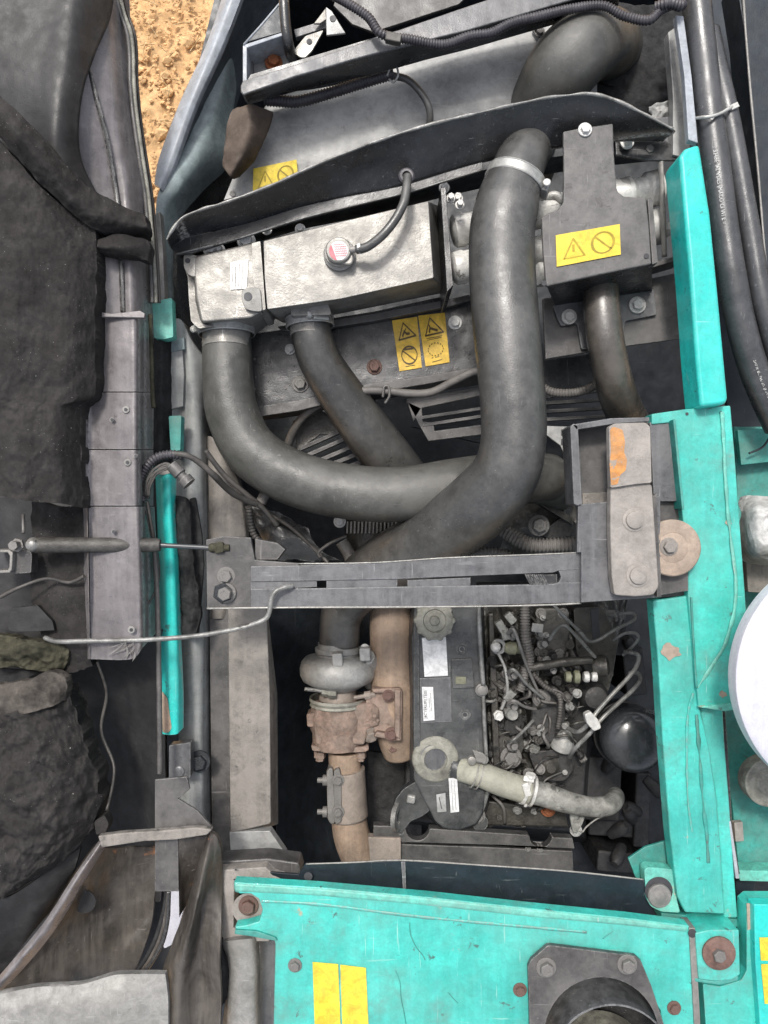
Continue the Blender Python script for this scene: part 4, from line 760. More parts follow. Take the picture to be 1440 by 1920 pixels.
# ================================================================== HOOD (open, at left)
e = T('open_hood', 'raised engine hood seen from inside, smooth grey folded panels with small dark screw holes', 'hood', 150, 700, .1)
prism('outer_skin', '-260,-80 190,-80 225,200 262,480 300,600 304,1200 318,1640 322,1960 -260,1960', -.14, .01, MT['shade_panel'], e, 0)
surf('shade_sheet', [[(-30, -40, .105), (80, -40, .105), (150, -40, .10), (214, -40, .062)], [(-30, 30, .11), (80, 30, .11), (140, 30, .11), (206, 30, .064)], [(-30, 90, .11), (70, 90, .115), (130, 90, .115), (180, 90, .085)], [(-30, 160, .11), (60, 160, .115), (115, 160, .12), (156, 160, .098)], [(-30, 230, .10), (60, 230, .11), (105, 230, .12), (146, 230, .10)], [(0, 300, .09), (60, 300, .10), (110, 300, .11), (152, 300, .085)], [(60, 400, .07), (110, 400, .08), (150, 390, .085), (188, 375, .062)]], MT['shade_panel'], e, 8, 8, amp=.002, sc_=9, thick=.004)  # dark sheet cut to the outline of the shade on the upper hood
surf('upper_panel', [[(-30, -40, .09), (60, -30, .09), (120, -30, .085), (160, -30, .075), (208, -30, .05), (240, -30, .0)], [(-30, 100, .09), (70, 100, .09), (130, 100, .09), (172, 100, .075), (215, 100, .05), (246, 100, .0)], [(0, 240, .08), (80, 240, .085), (140, 240, .08), (200, 240, .06), (228, 240, .045), (258, 240, .0)], [(60, 340, .07), (120, 340, .07), (165, 340, .06), (214, 340, .045), (240, 340, .04), (270, 340, .0)], [(100, 470, .05), (150, 470, .05), (186, 470, .05), (225, 470, .04), (250, 470, .035), (280, 470, -.02)], [(140, 600, .03), (160, 600, .045), (184, 600, .045), (228, 600, .035), (256, 600, .03), (284, 600, -.03)]], MT['hood_gray'], e, 8, 10, amp=.0006, sc_=15, thick=.004)
tube('pressed_crease', [(166, 130, .078), (186, 205, .070), (200, 260, .062), (214, 340, .049), (222, 400, .046), (226, 470, .043), (230, 585, .037)], 4.5, MT['black'], e, 8, 8, flat=.35)
for k, (y0, y1) in enumerate(((588, 734), (736, 842), (844, 948), (950, 1236))):
    if k == 3: rows = [[(152, y0, .0), (163, y0, .05), (172, y0, .04), (240, y0, .05), (262, y0, .045), (274, y0, .0), (288, y0, -.03)], [(155, 1100, .0), (166, 1100, .05), (174, 1100, .04), (245, 1100, .05), (266, 1100, .045), (278, 1100, .0), (296, 1100, -.03)], [(158, y1, -.01), (168, y1, .03), (176, y1, .03), (245, y1, .04), (266, 1215, .04), (280, 1200, .0), (298, 1180, -.03)]]
    else:
        f = lambda y: [(150 if k else 172, y, .0), (160 if k else 178, y, .05), (172 if k else 186, y, .042), (236, y, .05), (258, y, .046), (270, y, .0), (286, y, -.03)]
        rows = [f(y0), f((y0 + y1) / 2), f(y1)]
    surf('folded_panel', rows, MT['hood_gray'], e, 7, 6, amp=.0008, sc_=12, thick=.004)
prism('seam_backing', '150,590 250,590 262,600 270,1190 158,1230', .018, .004, MT['black'], e)
prism('stepped_lip', '174,583 210,588 262,582 272,588 270,596 174,594', .056, .006, MT['hood_gray'], e)
for x, y in ((236, 768), (210, 787), (239, 867), (213, 997), (246, 1181), (255, 855)):
    zl('screw_hole', x, y, .052, [(0, 7 if y in (768, 867, 1181) else 4), (.0008, 6 if y in (768, 867, 1181) else 4)], MT['pale_panel'], e, 18); zl('hole_dark', x, y, .0532, [(0, 3.3), (.0005, 3.3)], MT['ink_black'], e, 12)
for dx, r, m, dz in ((-16, 5, 'brown_panel', .0), (-8, 4, 'gray_plate', .012), (-1, 3.4, 'cap_olive', .012), (5, 3, 'brown_panel', .0)):
    tube('rim_seal', [(222 + dx, -25, .03 + dz), (234 + dx, 25, .02 + dz), (246 + dx, 60, .015 + dz), (251 + dx, 100, .01 + dz), (252 + dx, 150, .01 + dz), (257 + dx, 210, .005 + dz), (268 + dx, 290, .0 + dz), (280 + dx, 370, -.01 + dz), (288 + dx, 460, -.015 + dz), (292 + dx, 530, -.02 + dz), (294 + dx, 568, -.02 + dz)], r, MT[m], e, 10, 8, wob=.2)
tube('rim_seal', [(282, 590, -.01), (284, 660, -.01), (286, 740, -.01), (288, 765, -.01)], 4, MT['moss'], e, 8, 6, wob=.25)
tube('rim_seal', [(290, 1030, -.01), (294, 1100, -.01), (297, 1200, -.01), (299, 1330, -.01), (300, 1450, -.01)], 5, MT['gray_plate'], e, 10, 8, wob=.1)
o = surf('hood_foam_lining', [[(-30, 235, .14), (30, 300, .13), (75, 348, .12), (120, 390, .10), (178, 432, .08)], [(-30, 330, .14), (30, 360, .13), (80, 400, .12), (130, 440, .105), (181, 470, .08)], [(-30, 470, .14), (30, 480, .135), (80, 490, .12), (130, 500, .11), (180, 520, .08)], [(-30, 620, .13), (30, 620, .13), (80, 625, .12), (130, 630, .11), (178, 635, .08)], [(-30, 730, .13), (30, 735, .12), (80, 738, .11), (130, 742, .10), (179, 738, .07)], [(-30, 775, .12), (30, 775, .12), (75, 775, .11), (115, 772, .10), (153, 765, .07)], [(-30, 860, .11), (30, 860, .12), (75, 862, .11), (115, 865, .10), (152, 870, .07)], [(-30, 925, .10), (30, 935, .12), (75, 940, .11), (115, 945, .10), (156, 952, .07)]], MT['foam'], None, 34, 24, amp=.0028, sc_=60, thick=.04, jit=.0025, oct_=7, ridged=True); lab(o, 'large thick crumbling dark foam lining glued inside the hood', 'foam lining')
o = surf('upper_foam_strip', [[(-30, 150, .17), (40, 215, .16), (110, 290, .13), (165, 350, .10), (215, 378, .08), (272, 402, .05)], [(-30, 190, .175), (35, 255, .165), (100, 330, .14), (155, 390, .11), (205, 410, .09), (276, 425, .06)], [(-30, 225, .15), (30, 292, .14), (85, 352, .12), (140, 405, .10), (190, 435, .08), (274, 442, .04)]], MT['foam'], None, 22, 12, amp=.004, sc_=50, thick=.025, jit=.003, oct_=6, ridged=True); lab(o, 'narrow diagonal strip of dark foam above the large foam lining', 'foam strip')
o = surf('foam_scrap', [[(180, 448, .075), (225, 440, .07), (276, 450, .05)], [(182, 462, .08), (225, 460, .08), (280, 466, .05)], [(180, 470, .07), (228, 478, .07), (278, 488, .05)]], MT['foam'], None, 14, 8, amp=.005, sc_=30, thick=.02, jit=.003); lab(o, 'small foam scrap under the diagonal strip, next to the hood rim', 'foam scrap')
o = surf('lower_foam_remnant', [[(60, 940, .02), (110, 945, .02), (160, 950, .02)], [(60, 1060, .01), (110, 1065, .02), (160, 1070, .02)], [(60, 1130, .01), (115, 1135, .025), (162, 1140, .02)], [(80, 1200, .01), (120, 1205, .02), (165, 1215, .02)], [(100, 1260, .0), (130, 1262, .01), (175, 1250, .01)]], MT['foam'], None, 18, 14, amp=.006, sc_=26, thick=.02, jit=.004); lab(o, 'crumbled foam remnant behind the gas strut mount', 'foam remnant')
# lower left
e = T('lower_hood_shell', 'shadowed lower shell of the open hood, dark folded sheet under the mud', 'hood shell', 150, 1450, -.1)
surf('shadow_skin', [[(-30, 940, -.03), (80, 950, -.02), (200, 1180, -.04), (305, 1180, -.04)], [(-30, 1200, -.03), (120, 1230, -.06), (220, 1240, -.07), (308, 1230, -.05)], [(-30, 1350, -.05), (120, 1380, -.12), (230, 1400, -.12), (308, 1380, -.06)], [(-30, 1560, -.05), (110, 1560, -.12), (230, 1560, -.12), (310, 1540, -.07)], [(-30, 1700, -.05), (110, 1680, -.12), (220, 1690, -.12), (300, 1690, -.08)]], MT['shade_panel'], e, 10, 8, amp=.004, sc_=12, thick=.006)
o = surf('mud_caked_foam', [[(-30, 1330, .04), (30, 1320, .05), (80, 1300, .05), (128, 1290, .03)], [(-30, 1390, .05), (40, 1390, .07), (100, 1385, .06), (160, 1395, .03)], [(-30, 1450, .06), (40, 1450, .08), (110, 1460, .07), (184, 1455, .03)], [(-30, 1530, .06), (40, 1530, .08), (110, 1540, .07), (178, 1540, .03)], [(-30, 1600, .05), (30, 1600, .07), (80, 1610, .06), (120, 1615, .02)], [(-30, 1690, .03), (0, 1690, .04), (30, 1670, .03), (60, 1650, .02)]], MT['foam'], None, 30, 24, amp=.011, sc_=42, thick=.04, jit=.006, oct_=7, ridged=True); lab(o, 'bulging mud caked foam mass at the lower left edge', 'foam mass')
o = surf('mossy_ledge', [[(-30, 1290, .045), (40, 1278, .05), (90, 1262, .05), (125, 1270, .04)], [(-30, 1310, .06), (40, 1305, .06), (90, 1290, .06), (126, 1295, .04)], [(-30, 1350, .05), (40, 1340, .06), (90, 1325, .06), (122, 1312, .04)]], MT['mud'], None, 16, 12, amp=.006, sc_=45, thick=.02, jit=.003, ridged=True); lab(o, 'crusted brown ledge on top of the bulging foam mass', 'ledge')
o = surf('moss_patch', [[(-30, 1190, .03), (40, 1195, .03), (100, 1205, .03), (130, 1222, .02)], [(-30, 1222, .035), (40, 1225, .04), (90, 1232, .035), (125, 1245, .02)], [(-30, 1245, .02), (30, 1252, .02), (80, 1256, .02), (118, 1262, .01)]], MT['moss'], None, 18, 12, amp=.011, sc_=45, thick=.02, jit=.005, ridged=True); lab(o, 'yellowish moss patch crusted at the left edge under the stay rod', 'moss patch')
o = prism('red_brown_slot', '-20,1250 60,1258 84,1258 50,1272 -20,1292', .0, .004, MT['foam_black'], None); lab(o, 'dark slot opening just below the moss patch', 'slot')
e = T('folded_brown_panel', 'brown grimy folded sheet with a bright scuffed ridge sweeping down to the lower left', 'folded panel', 180, 1720, -.05)
surf('sheet', [[(176, 1585, -.0), (205, 1590, -.03), (250, 1590, -.06), (300, 1590, -.08)], [(130, 1650, .02), (165, 1660, -.02), (215, 1670, -.06), (290, 1670, -.08)], [(78, 1735, .03), (120, 1745, -.01), (180, 1750, -.05), (283, 1735, -.08)], [(20, 1810, .03), (80, 1810, .0), (160, 1815, -.04), (262, 1800, -.07)], [(-30, 1880, .02), (50, 1878, .0), (140, 1855, -.04), (238, 1850, -.06)]], MT['brown_panel'], e, 14, 12, amp=.006, sc_=14, thick=.006)
surf('scuffed_ridge', [[(184, 1578, .005), (190, 1580, .012), (196, 1588, .0)], [(140, 1640, .028), (148, 1644, .034), (156, 1654, .018)], [(86, 1724, .034), (94, 1730, .042), (104, 1742, .024)], [(24, 1800, .034), (32, 1808, .042), (46, 1814, .024)], [(-35, 1868, .03), (-30, 1876, .035), (-20, 1884, .02)]], MT['hood_gray'], e, 8, 12, amp=.003, sc_=40, thick=.01)
zl('recess', 158, 1690, -.02, [(0, 22), (.001, 22)], MT['shade_panel'], e, 24)
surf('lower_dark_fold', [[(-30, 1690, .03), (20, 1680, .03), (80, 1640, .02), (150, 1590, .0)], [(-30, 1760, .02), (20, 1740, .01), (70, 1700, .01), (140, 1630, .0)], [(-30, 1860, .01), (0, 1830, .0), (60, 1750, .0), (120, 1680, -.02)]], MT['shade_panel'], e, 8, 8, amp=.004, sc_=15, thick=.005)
for dx, m in ((0, 'foam_black'), (8, 'brown_panel'), (15, 'black')):
    tube('trim_bead', [(313 + dx * .2, 1670, -.0), (306 + dx * .6, 1715, .0), (292 + dx, 1760, .0), (272 + dx, 1800, .0), (248 + dx, 1832, .0)], 4.5, MT[m], e, 10, 8, wob=.2)
o = surf('pale_lower_panel', [[(-30, 1868, .035), (60, 1852, .04), (150, 1845, .04), (220, 1828, .04), (310, 1826, .03)], [(-30, 1900, .045), (60, 1892, .05), (150, 1888, .05), (220, 1880, .05), (315, 1880, .035)], [(-30, 1960, .045), (60, 1960, .05), (150, 1960, .05), (220, 1960, .05), (315, 1960, .035)]], MT['pale_panel'], None, 10, 8, amp=.004, sc_=10, thick=.01); lab(o, 'pale grey smooth panel filling the lower left corner', 'panel')
vs, fs = [], []
for i in range(16):
    a = random.uniform(1.2, 3.3); l = random.uniform(14, 46); x, y = random.uniform(232, 266), random.uniform(1200, 1222)
    q = [W(x, y, .05), W(x + .45, y, .05), W(x + l * math.cos(a) * .5 + random.uniform(-4, 4) + 1, y + l * math.sin(a) * .6, .045), W(x + l * math.cos(a), y + l * math.sin(a), .04)]
    k = len(vs); vs += q; fs += [[k, k + 1, k + 2], [k, k + 2, k + 3]]
o = mesh_obj('cobweb', vs, fs, MT['alu_dirty'], fix=False); o['kind'] = 'stuff'
e = T('angled_bracket_plate', 'dark grey bent bracket plate with a rusty crossbar, lower left beside the rail', 'bracket plate', 320, 1560, .0)
prism('upper_leaf', '290,1462 350,1456 356,1480 334,1498 370,1520 397,1550 394,1560 290,1562', .03, .005, MT['gray_plate'], e)
prism('lower_leaf', '290,1572 334,1572 335,1672 290,1672', .02, .005, MT['gray_plate'], e)
surf('twisted_leaf', [[(335, 1574, .02), (360, 1570, .02), (394, 1568, .02)], [(335, 1640, .015), (352, 1640, .0), (382, 1630, -.01)], [(336, 1720, .01), (348, 1700, -.01), (362, 1680, -.02)]], MT['brown_panel'], e, 8, 8, thick=.004)
prism('rusty_crossbar', '183,1568 230,1562 300,1558 368,1552 398,1556 388,1566 330,1575 270,1578 190,1590', .045, .012, MT['dusty_beam'], e, .002)
prism('crossbar_pin', '176,1540 196,1528 204,1545 198,1562 180,1566', .03, .02, MT['foam'], e, rr=4)
o = surf('twisted_rubber_seal', [[(388, 1562, .02), (395, 1562, .03), (406, 1570, .03), (414, 1590, .02)], [(366, 1640, .01), (378, 1645, .04), (395, 1650, .02), (416, 1660, .0)], [(345, 1710, .0), (362, 1720, .045), (380, 1710, .01), (414, 1740, .02)], [(322, 1770, .0), (344, 1790, .045), (375, 1790, .01), (412, 1810, .03)], [(304, 1830, .0), (334, 1850, .03), (372, 1850, .0), (414, 1860, .02)], [(302, 1960, .0), (330, 1960, .03), (370, 1960, .01), (412, 1960, .02)]], MT['brown_panel'], None, 14, 12, amp=.004, sc_=22, thick=.01); lab(o, 'olive brown twisted rubber seal hanging down the bottom edge left of the teal panel', 'rubber seal')
o = prism('sky_gap_sheet', rnd(p('316,1650 345,1650 346,1700 326,1770 306,1780'), 6), -.10, .1, MT['white_plastic'], None, .01); lab(o, 'pale sheet painting the sky lit gap behind the twisted seal', 'backdrop')  # pale sheet added to paint the sky light showing in the gap
e = T('lower_pale_post', 'pale dented post with torn black foam on its left edge, bottom beside the teal panel', 'post', 470, 1850, .0)
surf('face', [[(408, 1764, -.02), (430, 1764, .0), (470, 1760, .0), (486, 1762, -.02)], [(424, 1800, -.02), (440, 1800, .0), (475, 1800, .0), (488, 1800, -.02)], [(426, 1850, -.02), (440, 1850, .0), (476, 1850, .0), (488, 1850, -.02)], [(410, 1960, -.02), (436, 1960, .0), (476, 1960, .0), (488, 1960, -.02)]], MT['pale_panel'], e, 6, 8, amp=.001, thick=.01)
surf('side_face', [[(486, 1760, -.018), (500, 1760, -.03), (520, 1762, -.03)], [(486, 1960, -.018), (500, 1960, -.03), (524, 1960, -.03)]], MT['bar_gray'], e, 6, 8, thick=.01)
surf('torn_foam', [[(404, 1765, -.01), (412, 1766, .005), (418, 1774, -.01)], [(404, 1820, -.01), (416, 1820, .005), (428, 1826, -.01)], [(404, 1900, -.01), (412, 1890, .005), (420, 1880, -.01)]], MT['foam_black'], e, 8, 16, amp=.006, sc_=70, thick=.02, jit=.004)
prism('corner_cap', '410,1632 498,1626 512,1640 545,1652 440,1650 438,1740 470,1750 505,1752 505,1766 412,1766', -.01, .04, MT['latch'], e, .002)
for pts, rr, lb in (([(182, 1240, .0), (200, 1300, -.03), (190, 1370, -.03), (214, 1440, -.02), (200, 1520, .01)], 3, 'limp dark wire hanging across the shadowed hood shell'), ([(0, 1120, .05), (40, 1100, .05), (88, 1085, .04), (130, 1092, .03), (158, 1080, .04)], 3.5, 'greasy cable crossing the foam remnant left of the grey folded panel')):
    o = tube('loose_wire', pts, rr, MT['wire'], None, 10, 8, wob=.2); lab(o, lb, 'wire')
# ================================================================== TEAL FRAME right
e = T('teal_upper_post', 'bright clean teal post beside the stickered cover plate, chamfered at the top', 'teal post', 1320, 520, .0)
prism('post_face', '1274,292 1286,277 1312,268 1316,290 1333,400 1347,540 1366,745 1364,757 1314,764 1306,680 1293,500 1284,400', .04, .06, MT['teal_clean'], e, .006)
e = T('teal_side_pillar', 'big worn teal frame down the right side with curved weld beads and rust marks', 'teal frame', 1320, 1250, .0)
prism('main_plate', '1222,776 1285,767 1370,760 1378,850 1389,1000 1398,1120 1404,1230 1408,1300 1376,1330 1310,1326 1290,1118 1290,1060 1278,950 1262,792 1222,796', .015, .03, MT['teal'], e, .002)
prism('inner_leaf', '1224,1126 1294,1116 1300,1200 1312,1325 1330,1400 1345,1500 1352,1600 1360,1715 1285,1712 1270,1680 1256,1560 1242,1380 1234,1240', .008, .03, MT['teal'], e, .003)
prism('outer_leaf', '1312,1325 1356,1328 1360,1400 1368,1500 1376,1620 1384,1722 1358,1722 1350,1600 1340,1480', .000, .03, MT['teal'], e, .003)
tube('weld_bead', [(1354, 772, .017), (1358, 850, .017), (1364, 950, .017), (1374, 1040, .017), (1380, 1090, .017), (1376, 1150, .017), (1358, 1210, .017), (1334, 1250, .017), (1308, 1290, .015)], 3.2, MT['teal_faded'], e, 8, 24, wob=.9, flat=.35)
tube('weld_bead', [(1300, 1300, .01), (1290, 1340, .010), (1288, 1400, .01), (1290, 1500, .01), (1298, 1560, .008)], 2.2, MT['teal'], e, 8, 24, wob=.9, flat=.35)
tube('rusty_weld', [(1306, 1340, .010), (1312, 1420, .009), (1318, 1500, .009), (1325, 1560, .009), (1328, 1618, .008)], 3.4, MT['teal_dull'], e, 8, 24, wob=1.1, flat=.4)
tube('plate_seam', [(1296, 1120, .018), (1300, 1200, .017), (1306, 1290, .017)], 2, MT['teal_dull'], e, 6, 8)
prism('right_gusset', '1310,1326 1345,1322 1378,1318 1400,1320 1402,1328 1360,1334', .022, .01, MT['teal_faded'], e)
for x, y, r in ((1258, 1222, 15), (1356, 1302, 6), (1366, 980, 5)):
    pts = [(x + r * (1 + .35 * math.sin(a * 2.3) + .2 * math.sin(a * 5)) * math.cos(a), y + r * (1 + .3 * math.cos(a * 3)) * math.sin(a)) for a in [i * .35 for i in range(18)]]
    prism('rust_bloom', pts, .0165 if x > 1300 else .0095, .001, MT['disc_tan'], e, 0)
prism('lug', '1208,1632 1214,1626 1262,1630 1270,1690 1276,1712 1240,1710 1220,1700 1212,1684', -.002, .02, MT['teal_faded'], e, .002, rr=6)
prism('lower_gusset', '1178,1610 1210,1588 1258,1574 1264,1628 1212,1628 1200,1650 1192,1646', -.03, .005, MT['teal_dull'], e)
prism('bottom_ledge', '1240,1712 1384,1724 1384,1738 1310,1742 1240,1728', -.01, .03, MT['teal_dull'], e)
zl('lug_hole', 1235, 1670, -.0015, [(0, 26), (.001, 26)], MT['ink_black'], e, 28)
zl('lug_bolt', 1235, 1678, -.001, [(0, 22), (.004, 22), (.006, 20), (.006, 12), (.007, 10)], MT['bolt_gray'], e, 24)
zl('bead_hole', 1288, 776, .0155, [(0, 3), (.0006, 3)], MT['ink_black'], e, 10); zl('bead_hole', 1352, 774, .0155, [(0, 3), (.0006, 3)], MT['ink_black'], e, 10)
# ================================================================== FAR RIGHT
e = T('right_compartment', 'dark navy compartment wall and teal floor along the right edge behind the teal frame', 'compartment', 1420, 700, -.2)
prism('wall_panel', '1380,-40 1500,-40 1500,640 1444,640 1436,500 1420,300 1396,60', -.0, .05, MT['navy'], e)
tube('wall_edge', [(1392, -30, .002), (1398, 60, .002), (1408, 180, .002), (1422, 330, .002), (1436, 500, .002), (1448, 640, .002)], 2.2, MT['alu_dirty'], e, 6, 8, wob=.3)
prism('channel_floor', '1296,-40 1500,-40 1500,830 1372,830 1340,560 1310,280', -.14, .01, MT['navy'], e)
prism('teal_floor', '1376,800 1500,800 1500,1400 1400,1400 1392,1100', -.12, .01, MT['teal_dull'], e)
prism('teal_rib', '1383,806 1500,800 1500,860 1390,872', -.09, .01, MT['teal_dull'], e)
prism('grey_block', '1398,1046 1500,1046 1500,1116 1403,1110', -.06, .03, MT['dusty_beam'], e)
tube('hand_line', [(1404, 850, -.075), (1430, 838, -.075), (1446, 815, -.075)], 2, MT['navy'], e, 6, 6)
prism('lower_floor', '1340,1330 1500,1330 1500,1636 1386,1636 1372,1500', -.08, .01, MT['teal_dull'], e)
prism('side_trim', '1352,1330 1360,1330 1368,1450 1374,1560 1388,1640 1380,1640 1368,1560', -.01, .02, MT['black'], e)
prism('side_trim_edge', '1366,1540 1371,1540 1387,1648 1380,1648', .0, .02, MT['pale_rim'], e)
prism('front_ledge', '1382,1632 1500,1634 1500,1655 1388,1652', -.03, .03, MT['teal_faded'], e)
box('pink_clip', 1386, 1560, -.06, 16, 36, .01, MT['latch'], e, -4)
for i, (pts, r, lb) in enumerate((([(1302, -30, .0), (1312, 60, .0), (1322, 150, .0), (1330, 220, .0), (1342, 310, .0), (1356, 420, .0), (1372, 520, .0), (1392, 620, -.01), (1420, 710, -.02), (1460, 800, -.04)], 26, 'thick black hydraulic hose with white print running past the teal post'), ([(1330, 60, -.02), (1345, 130, -.01), (1362, 200, .0), (1380, 290, .0), (1396, 380, .0), (1412, 470, .0), (1428, 560, .0), (1460, 680, -.01)], 19, 'slimmer dark hydraulic hose right of the printed one'), ([(1386, 420, -.06), (1400, 520, -.06), (1420, 620, -.06), (1460, 720, -.06)], 18, 'deeper hydraulic hose partly hidden behind the other two'))):
    o = tube('hydraulic_hose', pts, r, MT['hose_hyd'], None, 36, 12); lab(o, lb, 'hydraulic hose')
    if i == 0:
        PP = catmull([q for q in pts], 12)
        def along(dist0, s, off, rpx=26):
            acc = 0
            for a, b in zip(PP, PP[1:]):
                l = math.hypot(b[0] - a[0], b[1] - a[1])
                if acc + l >= dist0 + s:
                    t = (dist0 + s - acc) / l; ux, uy = (b[0] - a[0]) / l, (b[1] - a[1]) / l
                    px_, py_ = a[0] + ux * l * t, a[1] + uy * l * t
                    zz = a[2] + math.sqrt(max(rpx ** 2 - off ** 2, 1)) * S + .0008
                    return px_ - uy * -off, py_ + ux * -off, zz
                acc += l
            return PP[-1][0], PP[-1][1], PP[-1][2]
        text_on(':: 324BE  AL VDES (MACO CI WI E =', (0, 0, 0), (1, 0), (0, 1), o, MT['print_white'], curve=lambda u, v: along(306, u * 9.5, v * 11 - 1))
        text_on('SAME BL NO2R (MANU)', (0, 0, 0), (1, 0), (0, 1), o, MT['print_white'], curve=lambda u, v: along(716, u * 8, v * 10 + 4))
e = T('hose_tie', 'pale plastic tie strapping the two hydraulic hoses together', 'cable tie', 1345, 208, .02)
tube('strap', [(1302, 222, .0), (1318, 220, .024), (1335, 218, .028), (1352, 212, .024), (1366, 204, .022), (1378, 198, .012)], 3.2, MT['clamp'], e, 8, 8, wob=.2)
box('tie_head', 1378, 198, .02, 16, 10, .008, MT['clamp'], e, -25)
o = surf('crumpled_cloth', [[(1388, 932, -.05), (1415, 928, -.03), (1450, 930, -.03), (1510, 930, -.03)], [(1390, 960, -.03), (1415, 962, .01), (1450, 960, .02), (1510, 960, .02)], [(1390, 1000, -.03), (1415, 1000, .02), (1450, 1000, .03), (1510, 1000, .03)], [(1393, 1035, -.03), (1415, 1038, .01), (1450, 1040, .02), (1510, 1040, .02)], [(1396, 1052, -.06), (1415, 1058, -.04), (1450, 1060, -.03), (1510, 1060, -.03)]], MT['wrap'], None, 22, 16, amp=.012, sc_=26, thick=.006, jit=.003, oct_=3, ridged=True); lab(o, 'crumpled pale grey cloth wad at the right edge beside the teal pillar', 'cloth')
e = T('white_dome_cover', 'large smooth white domed cover cut by the right edge of the picture', 'dome cover', 1600, 1270, .1)
zl('dome', 1615, 1272, .12, [(-.02, 237), (0, 239), (.004, 238), (.006, 234), (.0065, 226), (.009, 205), (.013, 160), (.016, 100), (.017, 20)], MT['white_plastic'], e, 96)
for r in (): zl('dome_rib', 1615, 1272, .12, [(.008, r + 4), (.026 if r < 200 else .021, r + 2), (.026 if r < 200 else .021, r - 2), (.008, r - 4)], MT['white_plastic'], e, 96)
e = T('olive_filler_cap', 'ribbed olive grey filler cap half under the white dome, right edge', 'filler cap', 1432, 1465, -.0)
zl('cap', 1440, 1466, .0, [(-.02, 45), (0, 46), (.004, 45), (.005, 42), (.004, 38), (.0045, 24), (.006, 22), (.006, 10)], MT['cap_olive'], e, 48)
zl('neck', 1440, 1470, -.07, [(0, 38), (.05, 38)], MT['teal_dull'], e, 32)
# ================================================================== BOTTOM teal cover
e = T('teal_front_cover', 'wide bright teal cover plate along the bottom carrying two blank yellow stickers', 'cover plate', 860, 1820, .0)
prism('plate', '438,1654 600,1664 800,1682 1000,1704 1180,1722 1292,1736 1300,1760 1302,1840 1306,1960 1246,1960 1238,1895 1212,1854 1170,1828 1128,1818 1084,1828 1044,1854 1018,1895 1010,1960 512,1960 516,1770 512,1758 470,1752 442,1742 440,1738 462,1735 486,1728 492,1706 486,1686 470,1676 448,1676', .03, .02, MT['teal_faded' if 0 else 'teal'], e, .003)
loft('rolled_edge', p('438,1656 600,1666 800,1684 1000,1706 1180,1724 1290,1738 1290,1748 1180,1736 1000,1720 800,1698 600,1680 440,1672'), .032, p('438,1648 600,1656 800,1672 1000,1692 1180,1712 1290,1730 1290,1750 1180,1740 1000,1722 800,1700 600,1682 440,1674'), .012, MT['teal_faded'], e, .004)
tube('pressed_line', [(490, 1690, .0305), (600, 1696, .0305), (760, 1716, .0305), (900, 1730, .0305), (1100, 1748, .0305)], 3, MT['teal'], e, 6, 12, flat=.25, wob=.5)
prism('corner_tab', '440,1744 480,1746 516,1758 520,1764 512,1764 470,1756 440,1752', .034, .02, MT['teal_dull'], e)
prism('seam_edge', '1292,1740 1304,1740 1316,1960 1304,1960', .033, .03, MT['alu_dirty'], e)
zl('corner_recess', 466, 1704, .004, [(0, 30), (.001, 30)], MT['latch'], e, 28); bolt(e, 466, 1698, .006, 13, MT['bolt_rust'])
for x, y, m in ((553, 1810, 'bolt_gray'), (975, 1856, 'bolt_rust'), (1264, 1890, 'bolt_rust')): bolt(e, x, y, .031, 9, MT[m])
ST = [(.02, [(.0, .0), (1, 0)])]
sticker([(586, 1804, .031), (634, 1808, .031), (641, 1990, .031), (592, 1985, .031)], [], e, MT['yellow'], MT['ink_faded'], name='sticker', label='left yellow sticker, bleached blank')
sticker([(638, 1809, .031), (686, 1815, .031), (694, 1996, .031), (644, 1990, .031)], [], e, MT['yellow'], MT['ink_faded'], name='sticker', label='right yellow sticker, bleached blank')
for pts in (((768, 1730), (770, 1752), (780, 1775), (792, 1790), (797, 1800)), ((742, 1820), (750, 1842), (752, 1870), (758, 1900), (762, 1925)), ((840, 1860), (850, 1872), (858, 1880)), ((1130, 1760), (1150, 1745))):
    tube('scratch', [(x, y, .0302) for x, y in pts], .9, MT['teal_dull'], e, 5, 5)
F = T('pump_flange', 'brown grey flange plate with two bolts around a deep round opening, bottom right', 'flange', 1120, 1860, .04)
circle = [(1128 + 108 * math.cos(R(a)), 1945 + 112 * math.sin(R(a))) for a in range(-178, -1, 8)]
prism('flange_plate', p('994,1960 990,1812 996,1800 1026,1774 1034,1773 1192,1793 1202,1802 1222,1850 1248,1930 1256,1960') + circle[::-1][:], .042, .008, MT['gray_plate'], F, .001)
bolt(F, 1024, 1814, .043, 13, MT['bolt_gray']); bolt(F, 1176, 1808, .043, 13, MT['bolt_gray'])
F = T('round_pump_housing', 'dark round housing sunk inside the brown grey flange', 'housing', 1128, 1940, .0)
zl('bore', 1128, 1946, -.02, [(-.06, 116), (.056, 109), (.056, 106), (-.06, 112)], MT['bar_gray'], F, 64); zl('bore_floor', 1128, 1946, -.08, [(0, 116), (.002, 116)], MT['black'], F, 48)
zl('inner_disc', 1118, 1990, -.05, [(0, 96), (.03, 94), (.034, 88), (.034, 20)], MT['cap_olive'], F, 48)
e = T('corner_bolt_block', 'teal corner block with a large brown washer and bolt, lower right', 'bolt block', 1345, 1790, .0)
prism('block', '1304,1750 1330,1744 1386,1744 1388,1828 1372,1838 1340,1840 1310,1836', .036, .05, MT['teal_faded' if 0 else 'teal'], e, .003, rr=3)
prism('block_lip', '1302,1834 1340,1840 1386,1830 1384,1840 1350,1848 1304,1842', .034, .05, MT['teal_dull'], e, .002)
zl('washer', 1347, 1786, .037, [(0, 31), (.003, 31), (.004, 29), (.004, 10)], MT['bolt_rust'], e, 40)
bolt(e, 1347, 1790, .041, 12, MT['bolt_gray'], washer=0)
